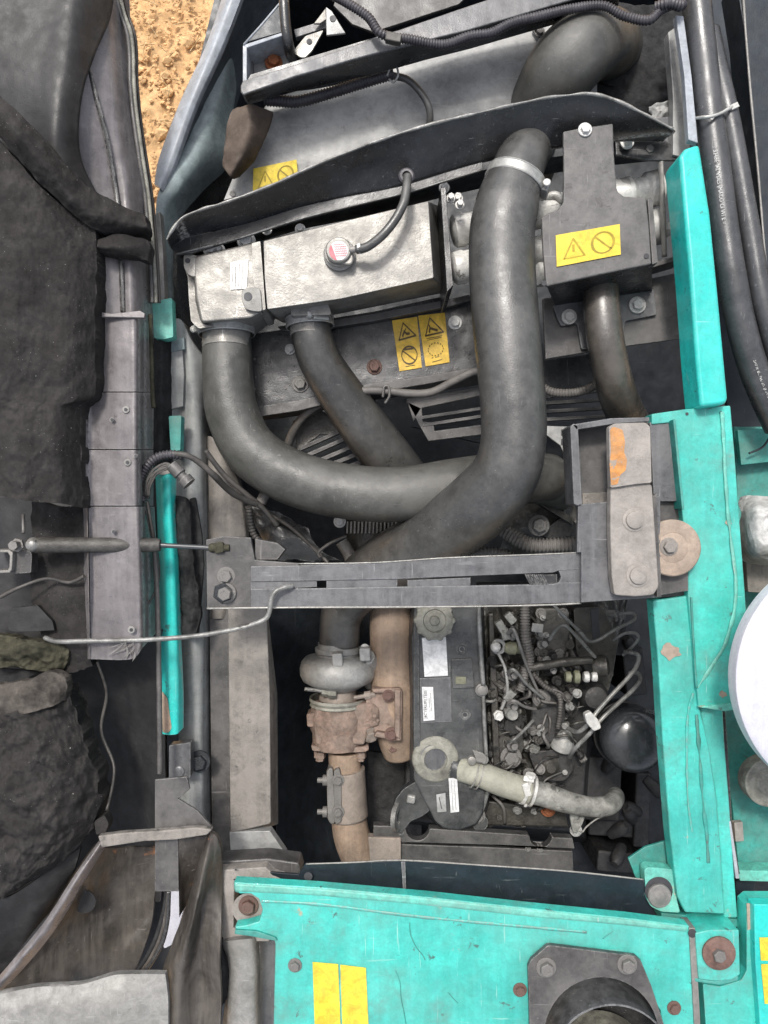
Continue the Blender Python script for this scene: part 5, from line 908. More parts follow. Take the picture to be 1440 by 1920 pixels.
zl('notch_hole', 1298, 1750, .0335, [(0, 8), (.0006, 8)], MT['ink_black'], e, 16)
e = T('lower_right_door', 'teal lower right door panel with two yellow stickers and a dark slot beside it', 'door panel', 1400, 1840, .0)
prism('panel', '1318,1845 1350,1850 1390,1838 1400,1820 1400,1700 1412,1690 1500,1690 1500,1960 1326,1960', .02, .03, MT['teal'], e, .003, rr=2)
prism('raised_panel', '1414,1696 1500,1696 1500,1960 1428,1960 1416,1800', .034, .02, MT['teal_clean'], e, .004, rr=3)
prism('rusty_corner', '1400,1694 1414,1694 1416,1740 1402,1744', .0215, .001, MT['disc_tan'], e, 0)
sticker([(1424, 1758, .0345), (1470, 1758, .0345), (1470, 1802, .0345), (1427, 1801, .0345)], [], e, MT['yellow'], MT['ink'], label='upper yellow sticker on the door')
sticker([(1427, 1808, .0345), (1470, 1808, .0345), (1470, 1884, .0345), (1434, 1882, .0345)], [], e, MT['yellow'], MT['ink'], label='lower yellow sticker on the door')
o = prism('dark_slot_liner', '1380,1650 1418,1650 1408,1700 1404,1830 1392,1845 1300,1850 1326,1960 1300,1960 1290,1840 1380,1830', -.06, .02, MT['navy'], None); lab(o, 'dark navy liner deep in the slot between corner block and door', 'liner')
# front plate between engine and cover
e = T('engine_front_baffle', 'dark blue grey baffle strip between the engine and the bottom teal cover', 'baffle', 880, 1650, .0)
prism('baffle_face', [(572, 1620), (660, 1618), (755, 1614), (900, 1623), (1060, 1634), (1208, 1650), (1216, 1690), (1236, 1732), (1180, 1722), (1000, 1702), (800, 1680), (600, 1662), (430, 1650), (440, 1630), (560, 1640)], [.0] * 6 + [-.01] * 9, .005, MT['navy'], e, .001)
tube('bright_edge', [(574, 1620, .002), (660, 1617, .002), (756, 1613, .002), (900, 1622, .002), (1060, 1633, .002), (1206, 1649, .002)], 1.6, MT['alu_dirty'], e, 6, 6, wob=.3)
prism('fold_line', '752,1616 760,1616 762,1676 756,1676', .001, .002, MT['bar_gray'], e, .0005)
zl('hole', 578, 1643, .0, [(0, 8), (.0006, 8)], MT['ink_black'], e, 14)
prism('corner_block', '410,1615 500,1610 560,1618 566,1640 430,1652 412,1660', -.03, .04, MT['gray_plate'], e, .003)
# ================================================================== ENGINE
e = T('engine_block', 'grimy diesel engine with black valve cover, labels, caps and tangled injector fittings', 'engine', 900, 1350, -.3)
VZ = -.21
VT = rnd(p('778,1125 900,1120 902,1200 905,1290 908,1420 910,1500 902,1530 892,1545 860,1556 832,1552 816,1540 806,1520 790,1490 776,1460 774,1300 772,1200'), 6)
loft('valve_cover', VT, VZ, [(840 + (x - 840) * 1.13, 1340 + (y - 1340) * 1.03) for x, y in VT], VZ - .06, MT['valve_cover'], e, .005)
prism('cover_step', '776,1160 786,1160 786,1290 788,1400 776,1400', VZ + .004, .01, MT['valve_cover'], e)
prism('label_recess', '787,1272 845,1270 847,1354 789,1356', VZ + .0015, .003, MT['bar_gray'], e, .0008)
prism('raised_square', '846,1236 886,1234 890,1290 848,1292', VZ + .004, .006, MT['valve_cover'], e, .002, rr=3)
box('yellow_tag', 864, 1276, VZ + .0055, 20, 14, .0012, MT['olive_part'], e, 2)
for x, y in ((866, 1217), (872, 1340)): zl('cover_dimple', x, y, VZ, [(0, 11), (.0015, 10), (.0015, 7), (.0005, 5)], MT['valve_cover'], e, 20); zl('dimple_hole', x, y, VZ + .0006, [(0, 4), (.0006, 4)], MT['ink_black'], e, 12)
oc = zl('oil_filler_cap', 814, 1162, VZ, [(0, 35), (.01, 36), (.013, 35), (.016, 30), (.016, 22), (.013, 20), (.014, 10), (.017, 8), (.018, 3)], MT['cap_olive'], e, 36)
for k in range(10): a = k * math.pi / 5; zl('cap_lobe', 814 + 33 * math.cos(a), 1162 + 33 * math.sin(a), VZ, [(0, 6), (.012, 6), (.014, 4)], MT['cap_olive'], e, 10)
wl = [(.02, [(.1, y), (.1 + random.uniform(.4, .8), y)]) for y in (.12, .2, .3, .4, .5)]
sticker([(791, 1196, VZ), (836, 1194, VZ), (840, 1267, VZ), (796, 1269, VZ)], [], e, MT['white_label'], MT['silver_label'], name='label_plate', label='white blank looking label', lift=.0015)
s = sticker([(791, 1288, VZ + .001), (812, 1288, VZ + .001), (815, 1350, VZ + .001), (794, 1352, VZ + .001)], [(.03, [(.75, .2), (.75, .7)]), (.03, [(.6, .35), (.6, .6)])], e, MT['white_label'], MT['ink_black'], name='label_plate', label='narrow white label with a printed part code', lift=.0015)
text_on('J4CYERUM1TE01', (801, 1347, VZ + .0035), (-.08, -7.3), (-9, .3), s, MT['ink_black'])
zl('breather_dome', 816, 1420, VZ - .01, [(-.02, 42), (0, 43), (.008, 44), (.012, 42), (.014, 38), (.0135, 30), (.016, 26), (.0165, 22), (.013, 20), (.012, 4)], MT['cap_olive'], e, 48)
zl('breather_disc', 812, 1420, VZ + .0035, [(0, 24), (.001, 24)], MT['bar_gray'], e, 32)
s = sticker([(841, 1459, VZ), (857, 1459, VZ), (861, 1522, VZ), (845, 1524, VZ)], [(.08, [(.3, .1), (.3, .9)]), (.08, [(.65, .1), (.65, .9)])], e, MT['white_label'], MT['silver_label'], name='label_plate', label='small white strip label', lift=.0015)
sticker([(818, 1490, VZ), (835, 1487, VZ), (837, 1522, VZ), (820, 1523, VZ)], [(.08, [(.3, .2), (.5, .8)])], e, MT['silver_label'], MT['ink_black'], name='label_plate', label='torn silver label', lift=.0015)
tube('fuel_return_pipe', [(897, 1110, VZ + .01), (899, 1180, VZ + .01), (902, 1230, VZ + .01), (906, 1285, VZ + .01)], 4.5, MT['steel'], e, 12, 6)
tube('fuel_return_pipe', [(906, 1300, VZ + .005), (908, 1350, VZ + .005), (912, 1420, VZ + .005)], 3.6, MT['steel'], e, 12, 6)
zl('cover_nut', 902, 1292, VZ, [(0, 12), (.008, 12), (.009, 9), (.012, 9), (.013, 7)], MT['bolt_gray'], e, 20)
bolt(e, 896, 1530, VZ - .02, 10, MT['bolt_gray']); zl('boss', 896, 1530, VZ - .05, [(0, 16), (.03, 15)], MT['valve_cover'], e, 20)
# block casting
surf('block_casting', [[(905, 1100, -.27), (960, 1100, -.31), (1040, 1100, -.34), (1130, 1100, -.38), (1180, 1100, -.42)], [(910, 1200, -.27), (960, 1200, -.30), (1040, 1200, -.33), (1110, 1200, -.36), (1160, 1200, -.42)], [(914, 1320, -.28), (965, 1320, -.30), (1030, 1320, -.32), (1070, 1330, -.36), (1090, 1330, -.42)], [(918, 1440, -.29), (965, 1440, -.31), (1030, 1430, -.32), (1070, 1430, -.36), (1090, 1430, -.42)], [(905, 1540, -.32), (965, 1550, -.33), (1030, 1550, -.34), (1075, 1545, -.38), (1090, 1540, -.44)]], MT['engine_grime'], e, 22, 22, amp=.010, sc_=40, oct_=5, thick=.1)
loft('crankcase', p('760,1120 1120,1120 1090,1560 760,1540'), -.34, p('740,1100 1140,1100 1100,1580 740,1560'), -.6, MT['engine_dark'], e, .006)
random.seed(21)
def inblk(x, y): return 915 < x < (1110 - (y - 1140) * .14) and 1145 < y < 1545
for i in range(190):      # fittings, bosses and fasteners over the side of the engine
    x, y = random.uniform(915, 1120), random.uniform(1145, 1545)
    if not inblk(x, y): continue
    z = -.262 - (x - 910) * .00030; k = random.random(); m = MT[random.choice(['engine_grime', 'engine_grime', 'engine_grime', 'engine_dark', 'engine_dark', 'bolt_gray', 'pipe_mottled'])]
    if k < .35: bolt(e, x, y, z + random.uniform(-.01, .02), random.uniform(3.5, 7.5), m, (random.uniform(-.6, .6), random.uniform(-.6, .6), 1), h=random.uniform(.7, 2))
    elif k < .6:
        r = random.uniform(4, 10) * K(z)
        lathe('fitting', W(x, y, z - .02), (random.uniform(-1, 1), random.uniform(-1, 1), random.uniform(.1, 1.2)), [(0, r * .8), (.01, r), (.02, r), (.022, r * .7), (.034, r * .7), (.036, r * .95), (.046, r * .9), (.048, r * .4)], m, e, random.choice([6, 14, 14]))
    elif k < .8: box('boss', x, y, z + .012, random.uniform(6, 20), random.uniform(6, 15), .03, m, e, random.uniform(-40, 40), .002)
    else:
        a = random.uniform(0, 6.3); l = random.uniform(18, 45)
        tube('small_line', [(x, y, z), (x + l * .4 * math.cos(a), y + l * .4 * math.sin(a), z + .03), (x + l * math.cos(a + .5), y + l * math.sin(a + .5), z + .025), (x + l * 1.3 * math.cos(a + .9), y + l * 1.3 * math.sin(a + .9), z)], random.uniform(1.3, 3), m, e, 8, 5, wob=.15)
ZE = -.235
# larger distinct castings of the injection side
ED, EG = MT['engine_dark'], MT['engine_grime']
prism('intake_manifold', '1004,1140 1066,1140 1070,1180 1062,1225 1030,1240 1006,1232', -.268, .06, EG, e, .006, rr=6)
for x, y in ((1014, 1150), (1056, 1150), (1012, 1222), (1048, 1226)): bolt(e, x, y, -.266, 7, MT['bolt_gray'])
prism('thermostat_block', '925,1262 968,1256 976,1300 940,1306 924,1296', -.262, .05, EG, e, .006, rr=8)
prism('pump_body', '1000,1292 1046,1286 1062,1330 1058,1392 1010,1400 994,1360', -.262, .07, ED, e, .007, rr=9)
zl('pump_face', 1014, 1308, -.262, [(0, 17), (.006, 17), (.008, 13), (.008, 8), (.014, 7)], MT['bolt_gray'], e, 24)
prism('rack_cover', '930,1366 978,1362 984,1402 968,1430 930,1432', -.258, .05, EG, e, .007, rr=9)
prism('governor_housing', '990,1410 1060,1404 1078,1440 1060,1466 1010,1464', -.27, .05, ED, e, .008, rr=10)
zl('governor_cap', 1030, 1436, -.27, [(0, 19), (.006, 19), (.01, 14), (.016, 8)], EG, e, 24)
prism('oil_rail', '916,1150 926,1150 934,1300 938,1440 926,1440 920,1300', -.25, .03, EG, e, .003)
prism('front_plate', '905,1500 1060,1520 1068,1552 905,1548', -.262, .03, EG, e, .004)
for y in (1188, 1262, 1320, 1392): lathe('injector', W(952, y, -.26), (.15, .1, 1), [(-.02, .012), (.0, .012), (.002, .009), (.018, .009), (.02, .011), (.028, .011), (.03, .006), (.04, .006)], MT['bolt_gray'], e, 8)
for i, (x0, y0, x1, y1) in enumerate(((952, 1188, 1010, 1300), (952, 1262, 1020, 1310), (952, 1320, 1005, 1330), (952, 1392, 1000, 1350))): tube('injector_line', [(x0, y0, -.215), (x0 + 12, y0 - 6, -.2), ((x0 + x1) / 2 + 5, (y0 + y1) / 2, -.215), (x1, y1, -.235)], 3, MT['steel' if i % 2 else 'bolt_gray'], e, 10, 8)
for i in range(46):      # greasy leads and small lines woven over the injection side
    x, y = random.uniform(920, 1090), random.uniform(1150, 1530)
    if not inblk(x, y): continue
    a = random.uniform(0, 6.3); l = random.uniform(25, 60); b = a + random.uniform(-.9, .9); z = random.uniform(-.255, -.235)
    x2, y2 = x + l * math.cos(a), y + l * math.sin(a)
    if not inblk(x2, y2): continue
    tube('lead', [(x, y, z - .02), (x + 5 * math.cos(b), y + 5 * math.sin(b), z), ((x + x2) / 2 + 9 * math.sin(b), (y + y2) / 2 - 9 * math.cos(b), z + .006), (x2, y2, z - .02)], random.uniform(1.4, 3.6), MT[random.choice(['wire', 'engine_grime', 'bolt_gray', 'conduit_gray', 'engine_dark'])], e, 8, 6, wob=.2)
for i in range(60):
    x, y = random.uniform(915, 1100), random.uniform(1150, 1540)
    if inblk(x, y): bolt(e, x, y, random.uniform(-.262, -.25), random.uniform(3, 7), MT[random.choice(['bolt_gray', 'engine_grime', 'cast_alu', 'engine_dark'])], (random.uniform(-.5, .5), random.uniform(-.5, .5), 1), h=random.uniform(.7, 2))
# named fittings seen in the photograph
zl('banjo_bolt', 928, 1212, ZE, [(0, 9), (.006, 10), (.01, 9), (.013, 5)], MT['zinc'], e, 20); lathe('banjo_ring', W(934, 1212, ZE - .002), (0, 0, 1), [(-.004, .008), (-.004, .014), (.004, .014), (.004, .008)], MT['steel'], e, 24, closed=True)
zl('banjo_bolt', 934, 1340, ZE, [(0, 10), (.006, 10), (.006, 8), (.014, 8)], MT['zinc'], e, 6); zl('fitting', 958, 1335, ZE - .01, [(0, 13), (.01, 14), (.02, 10)], MT['pipe_mottled'], e, 12)
tube('leak_off_line', [(934, 1225, ZE), (946, 1250, ZE + .005), (951, 1280, ZE + .008), (950, 1305, ZE + .005), (940, 1330, ZE)], 3, MT['cast_alu'], e, 10, 8)
lathe('olive_plug', W(946, 1214, ZE), (1, -.1, 0), [(0, .008), (.008, .012), (.02, .012), (.022, .009), (.032, .009)], MT['olive_part'], e, 16)
for x, y, a in ((940, 1175, 60), (958, 1160, 50), (956, 1306, -50), (948, 1190, 80)): box('connector', x, y, ZE + .01, 22, 15, .015, MT['pipe_mottled'], e, a, .002)
tube('harness_tube', [(984, 1120, ZE + .01), (984, 1160, ZE + .01), (985, 1195, ZE + .01), (992, 1230, ZE + .005), (990, 1255, ZE)], 9, MT['conduit_gray'], e, 16, 10, corr=.0052)
tube('harness_tube', [(985, 1250, ZE), (982, 1275, ZE), (975, 1295, ZE)], 8, MT['conduit_gray'], e, 14, 8, corr=.0048)
tube('harness_branch', [(995, 1252, ZE), (1030, 1246, ZE), (1070, 1240, ZE), (1110, 1238, ZE)], 8, MT['engine_grime'], e, 14, 8, wob=.3)
tube('harness_branch', [(998, 1262, ZE), (1020, 1285, ZE), (1048, 1305, ZE), (1050, 1335, ZE), (1046, 1365, ZE - .005)], 5, MT['wire'], e, 10, 8, corr=.005)
box('white_clip', 1008, 1178, ZE + .012, 22, 17, .006, MT['cast_alu'], e, 8, .002)
for x0, r in ((1040, 9), (1056, 11), (1074, 9), (1089, 8)): lathe('brass_union', W(x0 + 20, 1269, ZE + .005), (1, 0, 0), [(0, r * .0009), (.003, r * .0011), (.009, r * .0011), (.010, r * .0008)], MT['olive_part' if x0 < 1070 else 'zinc'], e, 12)
prism('injection_pump', '1075,1140 1130,1138 1160,1200 1150,1262 1140,1300 1100,1262 1080,1220', -.29, .06, MT['engine_grime'], e, .006, rr=8)
zl('pump_dome', 1108, 1300, -.30, [(0, 28), (.02, 27), (.034, 20), (.038, 8)], MT['engine_dark'], e, 28)
prism('window_slot', '1107,1142 1122,1140 1126,1200 1112,1205', -.2885, .002, MT['ink_black'], e)
lathe('sensor', W(1110, 1250, ZE - .01), (1, .1, .2), [(0, .014), (.01, .02), (.025, .02), (.03, .012)], MT['engine_grime'], e, 18)
lathe('cone_boss', W(1052, 1400, -.27), (.2, .9, .3), [(0, .022), (.012, .021), (.03, .012), (.034, .008)], MT['cast_alu'], e, 24)
bolt(e, 958, 1358, -.26, 17, MT['engine_dark'], h=.9); bolt(e, 1013, 1307, -.25, 9, MT['bolt_gray']); bolt(e, 958, 1420, -.25, 14, MT['bolt_gray'])
bolt(e, 1028, 1517, -.25, 10, MT['bolt_orange']); bolt(e, 1080, 1557, -.25, 8, MT['zinc'])
for i in range(6): bolt(e, 1135 + random.uniform(-4, 4), 1150 + i * 22, -.31, 7, MT['bolt_gray'], (1, 0, .3), h=2)
for k in range(7): tube('casting_rib', [(915 + k * 4, 1400, -.28), (920 + k * 4, 1440, -.275), (926 + k * 4, 1470, -.28)], 1.6, MT['engine_grime'], e, 6, 4)
# injector lines
PI_ = [([(1036, 1132, -.17), (1062, 1160, -.18), (1088, 1185, -.19), (1104, 1202, -.2), (1125, 1198, -.2), (1150, 1182, -.2), (1175, 1170, -.2), (1190, 1160, -.2), (1186, 1150, -.21), (1160, 1151, -.23)], 3.2),
       ([(1030, 1200, -.2), (1045, 1178, -.18), (1060, 1173, -.17), (1078, 1190, -.18), (1100, 1214, -.2), (1116, 1232, -.22)], 3.2),
       ([(1150, 1200, -.22), (1170, 1188, -.2), (1190, 1187, -.2), (1197, 1196, -.2), (1186, 1212, -.21), (1168, 1228, -.23)], 3),
       ([(1172, 1222, -.22), (1185, 1224, -.2), (1197, 1230, -.2), (1194, 1248, -.19), (1180, 1268, -.18), (1150, 1300, -.17), (1120, 1334, -.17), (1108, 1352, -.17), (1085, 1372, -.19), (1066, 1366, -.22)], 4),
       ([(1180, 1262, -.23), (1195, 1262, -.22), (1200, 1275, -.21), (1185, 1295, -.2), (1160, 1318, -.19), (1130, 1346, -.18), (1105, 1376, -.18), (1078, 1404, -.2), (1068, 1420, -.23)], 4)]
for pts, r in PI_: tube('injector_line', pts, r, MT['steel'], e, 12, 10)
prism('line_clamp', '1096,1340 1108,1334 1124,1352 1128,1366 1114,1372 1100,1356', -.155, .015, MT['zinc'], e, .002, rr=4)
# lifting eye and front casting
e = T('lifting_eye', 'grey cast lifting eye arm curving down left of the valve cover foot', 'lifting eye', 770, 1520, -.24)
prism('arm', '812,1455 815,1500 806,1520 790,1532 770,1540 762,1552 750,1562 740,1560 736,1545 735,1520 742,1498 756,1480 775,1468', -.215, .02, MT['valve_cover'], e, .004, rr=5)
lathe('eye_ring', W(744, 1532, -.21), (1, 0, .35), [(-.004, .012), (-.004, .024), (.004, .024), (.004, .012)], MT['steel'], e, 28, closed=True)
box('eye_boss', 771, 1500, -.208, 16, 15, .01, MT['cast_alu'], e, 10, .003)
tube('drain_line', [(752, 1560, -.22), (757, 1590, -.24), (755, 1615, -.25), (756, 1650, -.28)], 5, MT['valve_cover'], e, 10, 6)
# breather hose
e = T('breather_pipe', 'beige rubber hose with wire clips joining a mottled metal pipe at the engine foot', 'hose', 1000, 1480, -.22)
tube('beige_hose', [(866, 1443, -.215, 22), (885, 1448, -.205, 23), (905, 1454, -.2, 23), (935, 1466, -.2, 24), (965, 1476, -.2, 24), (992, 1483, -.2, 25)], 23, MT['hose_beige'], e, 30, 8)
tube('metal_pipe', [(990, 1483, -.2, 22), (1020, 1490, -.2, 22), (1050, 1500, -.2, 21), (1080, 1508, -.205, 19), (1115, 1513, -.21, 18), (1140, 1510, -.22, 18), (1152, 1500, -.25, 17), (1154, 1492, -.3, 16)], 20, MT['pipe_mottled'], e, 28, 8)
tube('neck_stub', [(846, 1436, -.22, 20), (870, 1444, -.215, 20)], 20, MT['valve_cover'], e, 24, 5)
prism('pipe_bracket', '1068,1512 1100,1522 1092,1545 1082,1562 1074,1560 1070,1540', -.22, .008, MT['pipe_mottled'], e, rr=3)
tube('hooked_wire', [(1082, 1556, -.21), (1092, 1560, -.21), (1100, 1550, -.21), (1120, 1535, -.21), (1140, 1528, -.22)], 1.5, MT['alu_dirty'], e, 6, 6)
for dx in (0, 9):
    c = W(889 + dx, 1450 + dx * .35, -.203); lathe('wire_clip', c, (1, -.35, 0), [(-.001, .0235), (-.001, .026), (.001, .026), (.001, .0235)], MT['alu'], e, 36, closed=True)
for x, y in ((884, 1424), (898, 1420), (907, 1422)): zl('clip_ear', x, y, -.19, [(0, 8), (.008, 8), (.009, 6)], MT['white_label' if 0 else 'alu'], e, 12)
prism('clip_plate', '886,1406 905,1412 914,1420 910,1432 894,1428', -.178, .004, MT['alu'], e)
for dx in (-7, 7):
    c = W(990 + dx, 1481 + dx * .3, -.2); lathe('pipe_clamp', c, (1, -.3, 0), [(-.0025, .0245), (-.0025, .027), (.0025, .027), (.0025, .0245)], MT['zinc'], e, 36, closed=True)
lathe('clamp_bolt', W(985, 1512, -.19), (.15, 1, .1), [(0, .003), (.01, .004), (.03, .004), (.055, .004), (.055, .009), (.06, .009)], MT['zinc'], e, 8)
box('clamp_bridge', 988, 1482, -.172, 24, 12, .006, MT['zinc'], e, 72, .001)
box('clamp_bridge', 992, 1462, -.18, 20, 9, .006, MT['zinc'], e, 12, .001)
o = tube('cover_drain_line', [(916, 1478, -.21), (910, 1500, -.215), (905, 1515, -.22), (900, 1526, -.225)], 4, MT['steel'], None, 10, 6); lab(o, 'short steel line from the beige hose down to the cover bolt', 'pipe')
# fuel filter
e = T('fuel_filter', 'glossy black rounded filter canister mirroring the sky beside the teal frame', 'filter', 1185, 1385, -.3)
c = W(1190, 1388, -.285); ax = Vector((-.06, .10, 1))
lathe('canister', c - ax.normalized() * .05, ax, [(-.06, .061), (.0, .062), (.035, .062), (.045, .0612), (.055, .057), (.063, .049), (.069, .038), (.073, .024), (.0745, .010), (.0748, .002)], MT['filter_black'], e, 64)
lathe('base_lip', c - ax.normalized() * .06, ax, [(-.004, .061), (-.004, .064), (.004, .064), (.006, .061)], MT['engine_dark'], e, 64, closed=True)
text_on('RCLS', (1210, 1336, -.225), (7, 1.2), (1.2, -9), e, MT['bolt_gray'])
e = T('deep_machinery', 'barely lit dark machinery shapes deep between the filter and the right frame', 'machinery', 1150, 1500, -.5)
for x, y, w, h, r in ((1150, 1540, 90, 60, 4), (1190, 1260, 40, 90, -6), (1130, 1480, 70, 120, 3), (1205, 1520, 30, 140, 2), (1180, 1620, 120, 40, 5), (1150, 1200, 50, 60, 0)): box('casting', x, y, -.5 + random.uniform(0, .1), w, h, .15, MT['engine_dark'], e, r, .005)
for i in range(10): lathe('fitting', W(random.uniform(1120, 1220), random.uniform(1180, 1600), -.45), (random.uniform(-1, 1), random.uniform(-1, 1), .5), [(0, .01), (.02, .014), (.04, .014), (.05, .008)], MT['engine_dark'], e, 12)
# base frame under engine front
e = T('engine_mount_beam', 'grey brown box beam with half round notches in front of the engine', 'mount beam', 910, 1590, -.3)
def notch(cx, cy, r): return [(cx + r * math.cos(R(a)), cy + r * math.sin(R(a))) for a in range(180, -1, -20)]
prism('back_flange', [(700, 1548), (760, 1550)] + notch(783, 1554, 22) + [(810, 1554), (990, 1566)] + notch(1014, 1568, 21) + [(1038, 1570), (1074, 1572), (1078, 1592), (900, 1584), (700, 1578)], -.22, .02, MT['gray_plate'], e, .002)
prism('front_face', '700,1581 900,1588 1074,1596 1076,1650 900,1650 700,1650', -.225, .03, MT['gray_plate'], e, .002)
prism('left_end', '690,1570 752,1572 752,1640 695,1640', -.215, .02, MT['pipe_tan_gray'], e, .002)
for x, y in ((990, 1592), (1012, 1594)): bolt(e, x, y, -.224, 4, MT['bolt_gray'])
e = T('left_bay_wall', 'dark oily wall sheet with a grey stain left of the turbocharger', 'wall sheet', 560, 1350, -.3)
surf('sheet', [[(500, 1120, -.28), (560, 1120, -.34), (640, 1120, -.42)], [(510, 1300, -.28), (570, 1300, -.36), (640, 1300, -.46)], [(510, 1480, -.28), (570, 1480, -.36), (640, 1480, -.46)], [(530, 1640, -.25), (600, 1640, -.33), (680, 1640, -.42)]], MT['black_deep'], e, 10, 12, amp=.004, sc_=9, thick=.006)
# ================================================================== EXHAUST / TURBO
e = T('exhaust_manifold', 'tan heat stained exhaust manifold pipe running down beside the valve cover', 'manifold', 740, 1280, -.3)
tube('runner', [(734, 1105, -.29, 40), (733, 1160, -.28, 40), (735, 1220, -.28, 41), (738, 1290, -.28, 42), (742, 1360, -.285, 40), (752, 1410, -.30, 34)], 40, MT['tan_pipe'], e, 40, 8)
for y, s in ((1165, 1), (1270, 1), (1390, 1)): prism('port_arm', [(735, y - 24), (790, y - 18), (790, y + 20), (735, y + 26)], -.27, .05, MT['tan_pipe'], e, .008, rr=6)
for y in (1212, 1338): prism('port_gap', rnd([(756, y - 32), (786, y - 32), (784, y + 34), (760, y + 32)], 14, 5), -.262, .03, MT['black_deep'], e, .001)
bolt(e, 738, 1402, -.26, 7, MT['bolt_rust'])
e = T('turbocharger', 'turbocharger with grey compressor above a rusty pink turbine casting and flange', 'turbocharger', 640, 1300, -.28)
cz = -.275; dn = (0, -1, 0); o_ = W(634, 1200, cz); k = K(cz)
P_ = lambda l: [((y - 1200) * k, r * k) for y, r in l]
lathe('compressor_inlet', o_, dn, P_([(1205, 38), (1214, 38), (1214, 43), (1222, 43), (1224, 40), (1240, 40)]), MT['cast_alu'], e, 48)
lathe('compressor_volute', o_, dn, P_([(1228, 44), (1232, 62), (1240, 69), (1252, 72), (1264, 71), (1274, 66), (1280, 56), (1284, 48), (1292, 36), (1292, 20)]), MT['cast_alu'], e, 64)
for x, y, d in ((632, 1238, .066), (684, 1228, .05)): prism('volute_lug', p('%d,%d %d,%d %d,%d %d,%d' % (x - 11, y - 12, x + 10, y - 13, x + 11, y + 12, x - 9, y + 13)), cz + d, .03, MT['cast_alu'], e, .004, rr=4)
bolt(e, 684, 1216, cz + .03, 6, MT['zinc'])
tube('volute_outlet', [(688, 1232, cz + .03), (700, 1255, cz), (698, 1285, cz - .02)], 15, MT['cast_alu'], e, 20, 6)
lathe('centre_section', o_, dn, P_([(1288, 32), (1296, 34), (1310, 36), (1316, 30)]), MT['pipe_tan_gray'], e, 40)
tube('oil_feed', [(572, 1292, cz + .03), (592, 1294, cz + .035), (612, 1297, cz + .04)], 4, MT['steel'], e, 10, 5)
lathe('oil_union', W(604, 1297, cz + .038), (1, -.1, 0), [(0, .008), (.012, .008), (.012, .0105), (.026, .0105)], MT['cap_olive'], e, 6)
lathe('v_band', o_, dn, P_([(1308, 50), (1306, 53), (1311, 54), (1316, 51), (1320, 53), (1322, 50)]), MT['cap_olive'], e, 56, closed=True)
lathe('band_bolt', W(684, 1305, cz + .03), (1, .2, .1), [(-.02, .004), (.0, .004), (.0, .008), (.012, .008), (.012, .005), (.02, .005)], MT['pipe_tan_gray'], e, 8)
lathe('turbine_casting', o_, dn, P_([(1316, 44), (1324, 50), (1340, 54), (1362, 53), (1372, 48), (1388, 48), (1398, 46)]), MT['rusty_exhaust'], e, 48)
prism('turbine_body', '590,1330 620,1322 700,1318 712,1330 712,1362 690,1368 684,1398 592,1398 588,1370', cz + .038, .08, MT['rusty_exhaust'], e, .006, rr=6)
prism('side_box', '574,1340 596,1336 598,1364 576,1364', cz + .03, .04, MT['rusty_exhaust'], e, .003)
prism('turbine_arm', '686,1312 700,1296 745,1292 748,1385 706,1382 700,1362 688,1350', cz + .034, .05, MT['rusty_exhaust'], e, .006, rr=5)
prism('mount_flange', '696,1292 750,1290 755,1296 753,1388 748,1390 700,1382 706,1372 740,1378 742,1300 700,1300', cz + .046, .03, MT['rusty_exhaust'], e, .003)
prism('flange_edge', '740,1294 751,1294 750,1386 740,1380', cz + .052, .03, MT['rusty_exhaust'], e, .002)
bolt(e, 728, 1304, cz + .046, 8, MT['bolt_rust']); bolt(e, 734, 1377, cz + .046, 9, MT['bolt_rust']); bolt(e, 695, 1378, cz + .03, 11, MT['pipe_tan_gray'], (.3, -.3, 1))
for i in range(22): zl('scale_fleck', random.uniform(600, 740), random.uniform(1325, 1385), cz + .0385, [(0, random.uniform(1.5, 4)), (.0006, 1.2)], MT['rusty_exhaust'], e, 7)
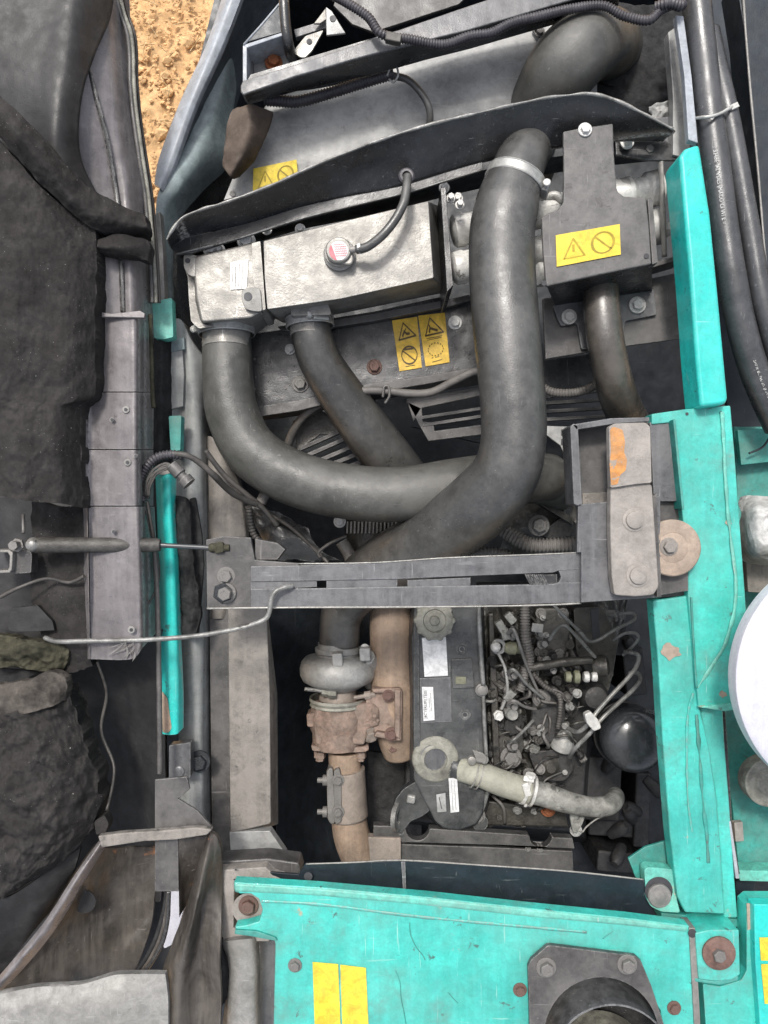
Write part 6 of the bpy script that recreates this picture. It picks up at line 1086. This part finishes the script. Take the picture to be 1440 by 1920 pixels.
prism('outlet_flange', rnd(p('583,1397 600,1400 640,1404 684,1400 690,1396 692,1406 684,1410 640,1412 586,1408'), 3), cz + .034, .07, MT['rusty_exhaust'], e, .003)
for x in (600, 676): lathe('flange_bolt', W(x, 1408, cz + .01), dn, [(0, .011), (.012, .011), (.012, .008), (.018, .008)], MT['rusty_exhaust'], e, 6)
e = T('exhaust_downpipe', 'tan exhaust downpipe curving away below the turbocharger', 'exhaust pipe', 660, 1540, -.3)
tube('upper_pipe', [(646, 1408, cz, 31), (646, 1430, cz, 30), (648, 1465, cz - .002, 31)], 30, MT['tan_pipe'], e, 36, 6)
tube('clamped_sleeve', [(648, 1442, cz, 36), (650, 1470, cz, 36), (652, 1500, cz, 36), (655, 1532, cz, 36)], 36, MT['pipe_tan_gray'], e, 36, 6)
tube('lower_pipe', [(654, 1530, cz, 33), (658, 1560, cz, 34), (668, 1590, cz - .005, 35), (686, 1625, cz - .02, 36), (712, 1660, cz - .05, 38)], 34, MT['tan_pipe'], e, 36, 8)
for dx in (0, 8): prism('clamp_leaf', rnd(p('612,1448 618,1440 624,1442 628,1500 628,1544 620,1546 614,1536'), 3) if not dx else rnd(p('626,1446 636,1440 640,1460 640,1540 632,1546 627,1540'), 3), cz + .034 + dx * .0005, .04, MT['bolt_gray'], e, .002)
for y in (1463, 1522):
    lathe('clamp_stud', W(642, y, cz + .022), (-1, 0, 0), [(-.008, .009), (0, .010), (.012, .005), (.028, .005), (.028, .010), (.036, .010), (.036, .005), (.046, .005)], MT['bolt_gray'], e, 10)
    bolt(e, 634, y, cz + .037, 8, MT['bolt_gray'])
# deep dark filler machinery left below turbo
o = surf('torn_mat', [[(690, 1410, -.36), (740, 1415, -.36), (790, 1420, -.38)], [(690, 1500, -.38), (740, 1500, -.38), (790, 1500, -.4)], [(700, 1600, -.4), (740, 1600, -.4), (790, 1600, -.4)]], MT['engine_dark'], None, 8, 8, amp=.01, sc_=15, thick=.01); lab(o, 'dark oily mat deep between the exhaust pipe and the lifting eye', 'mat')
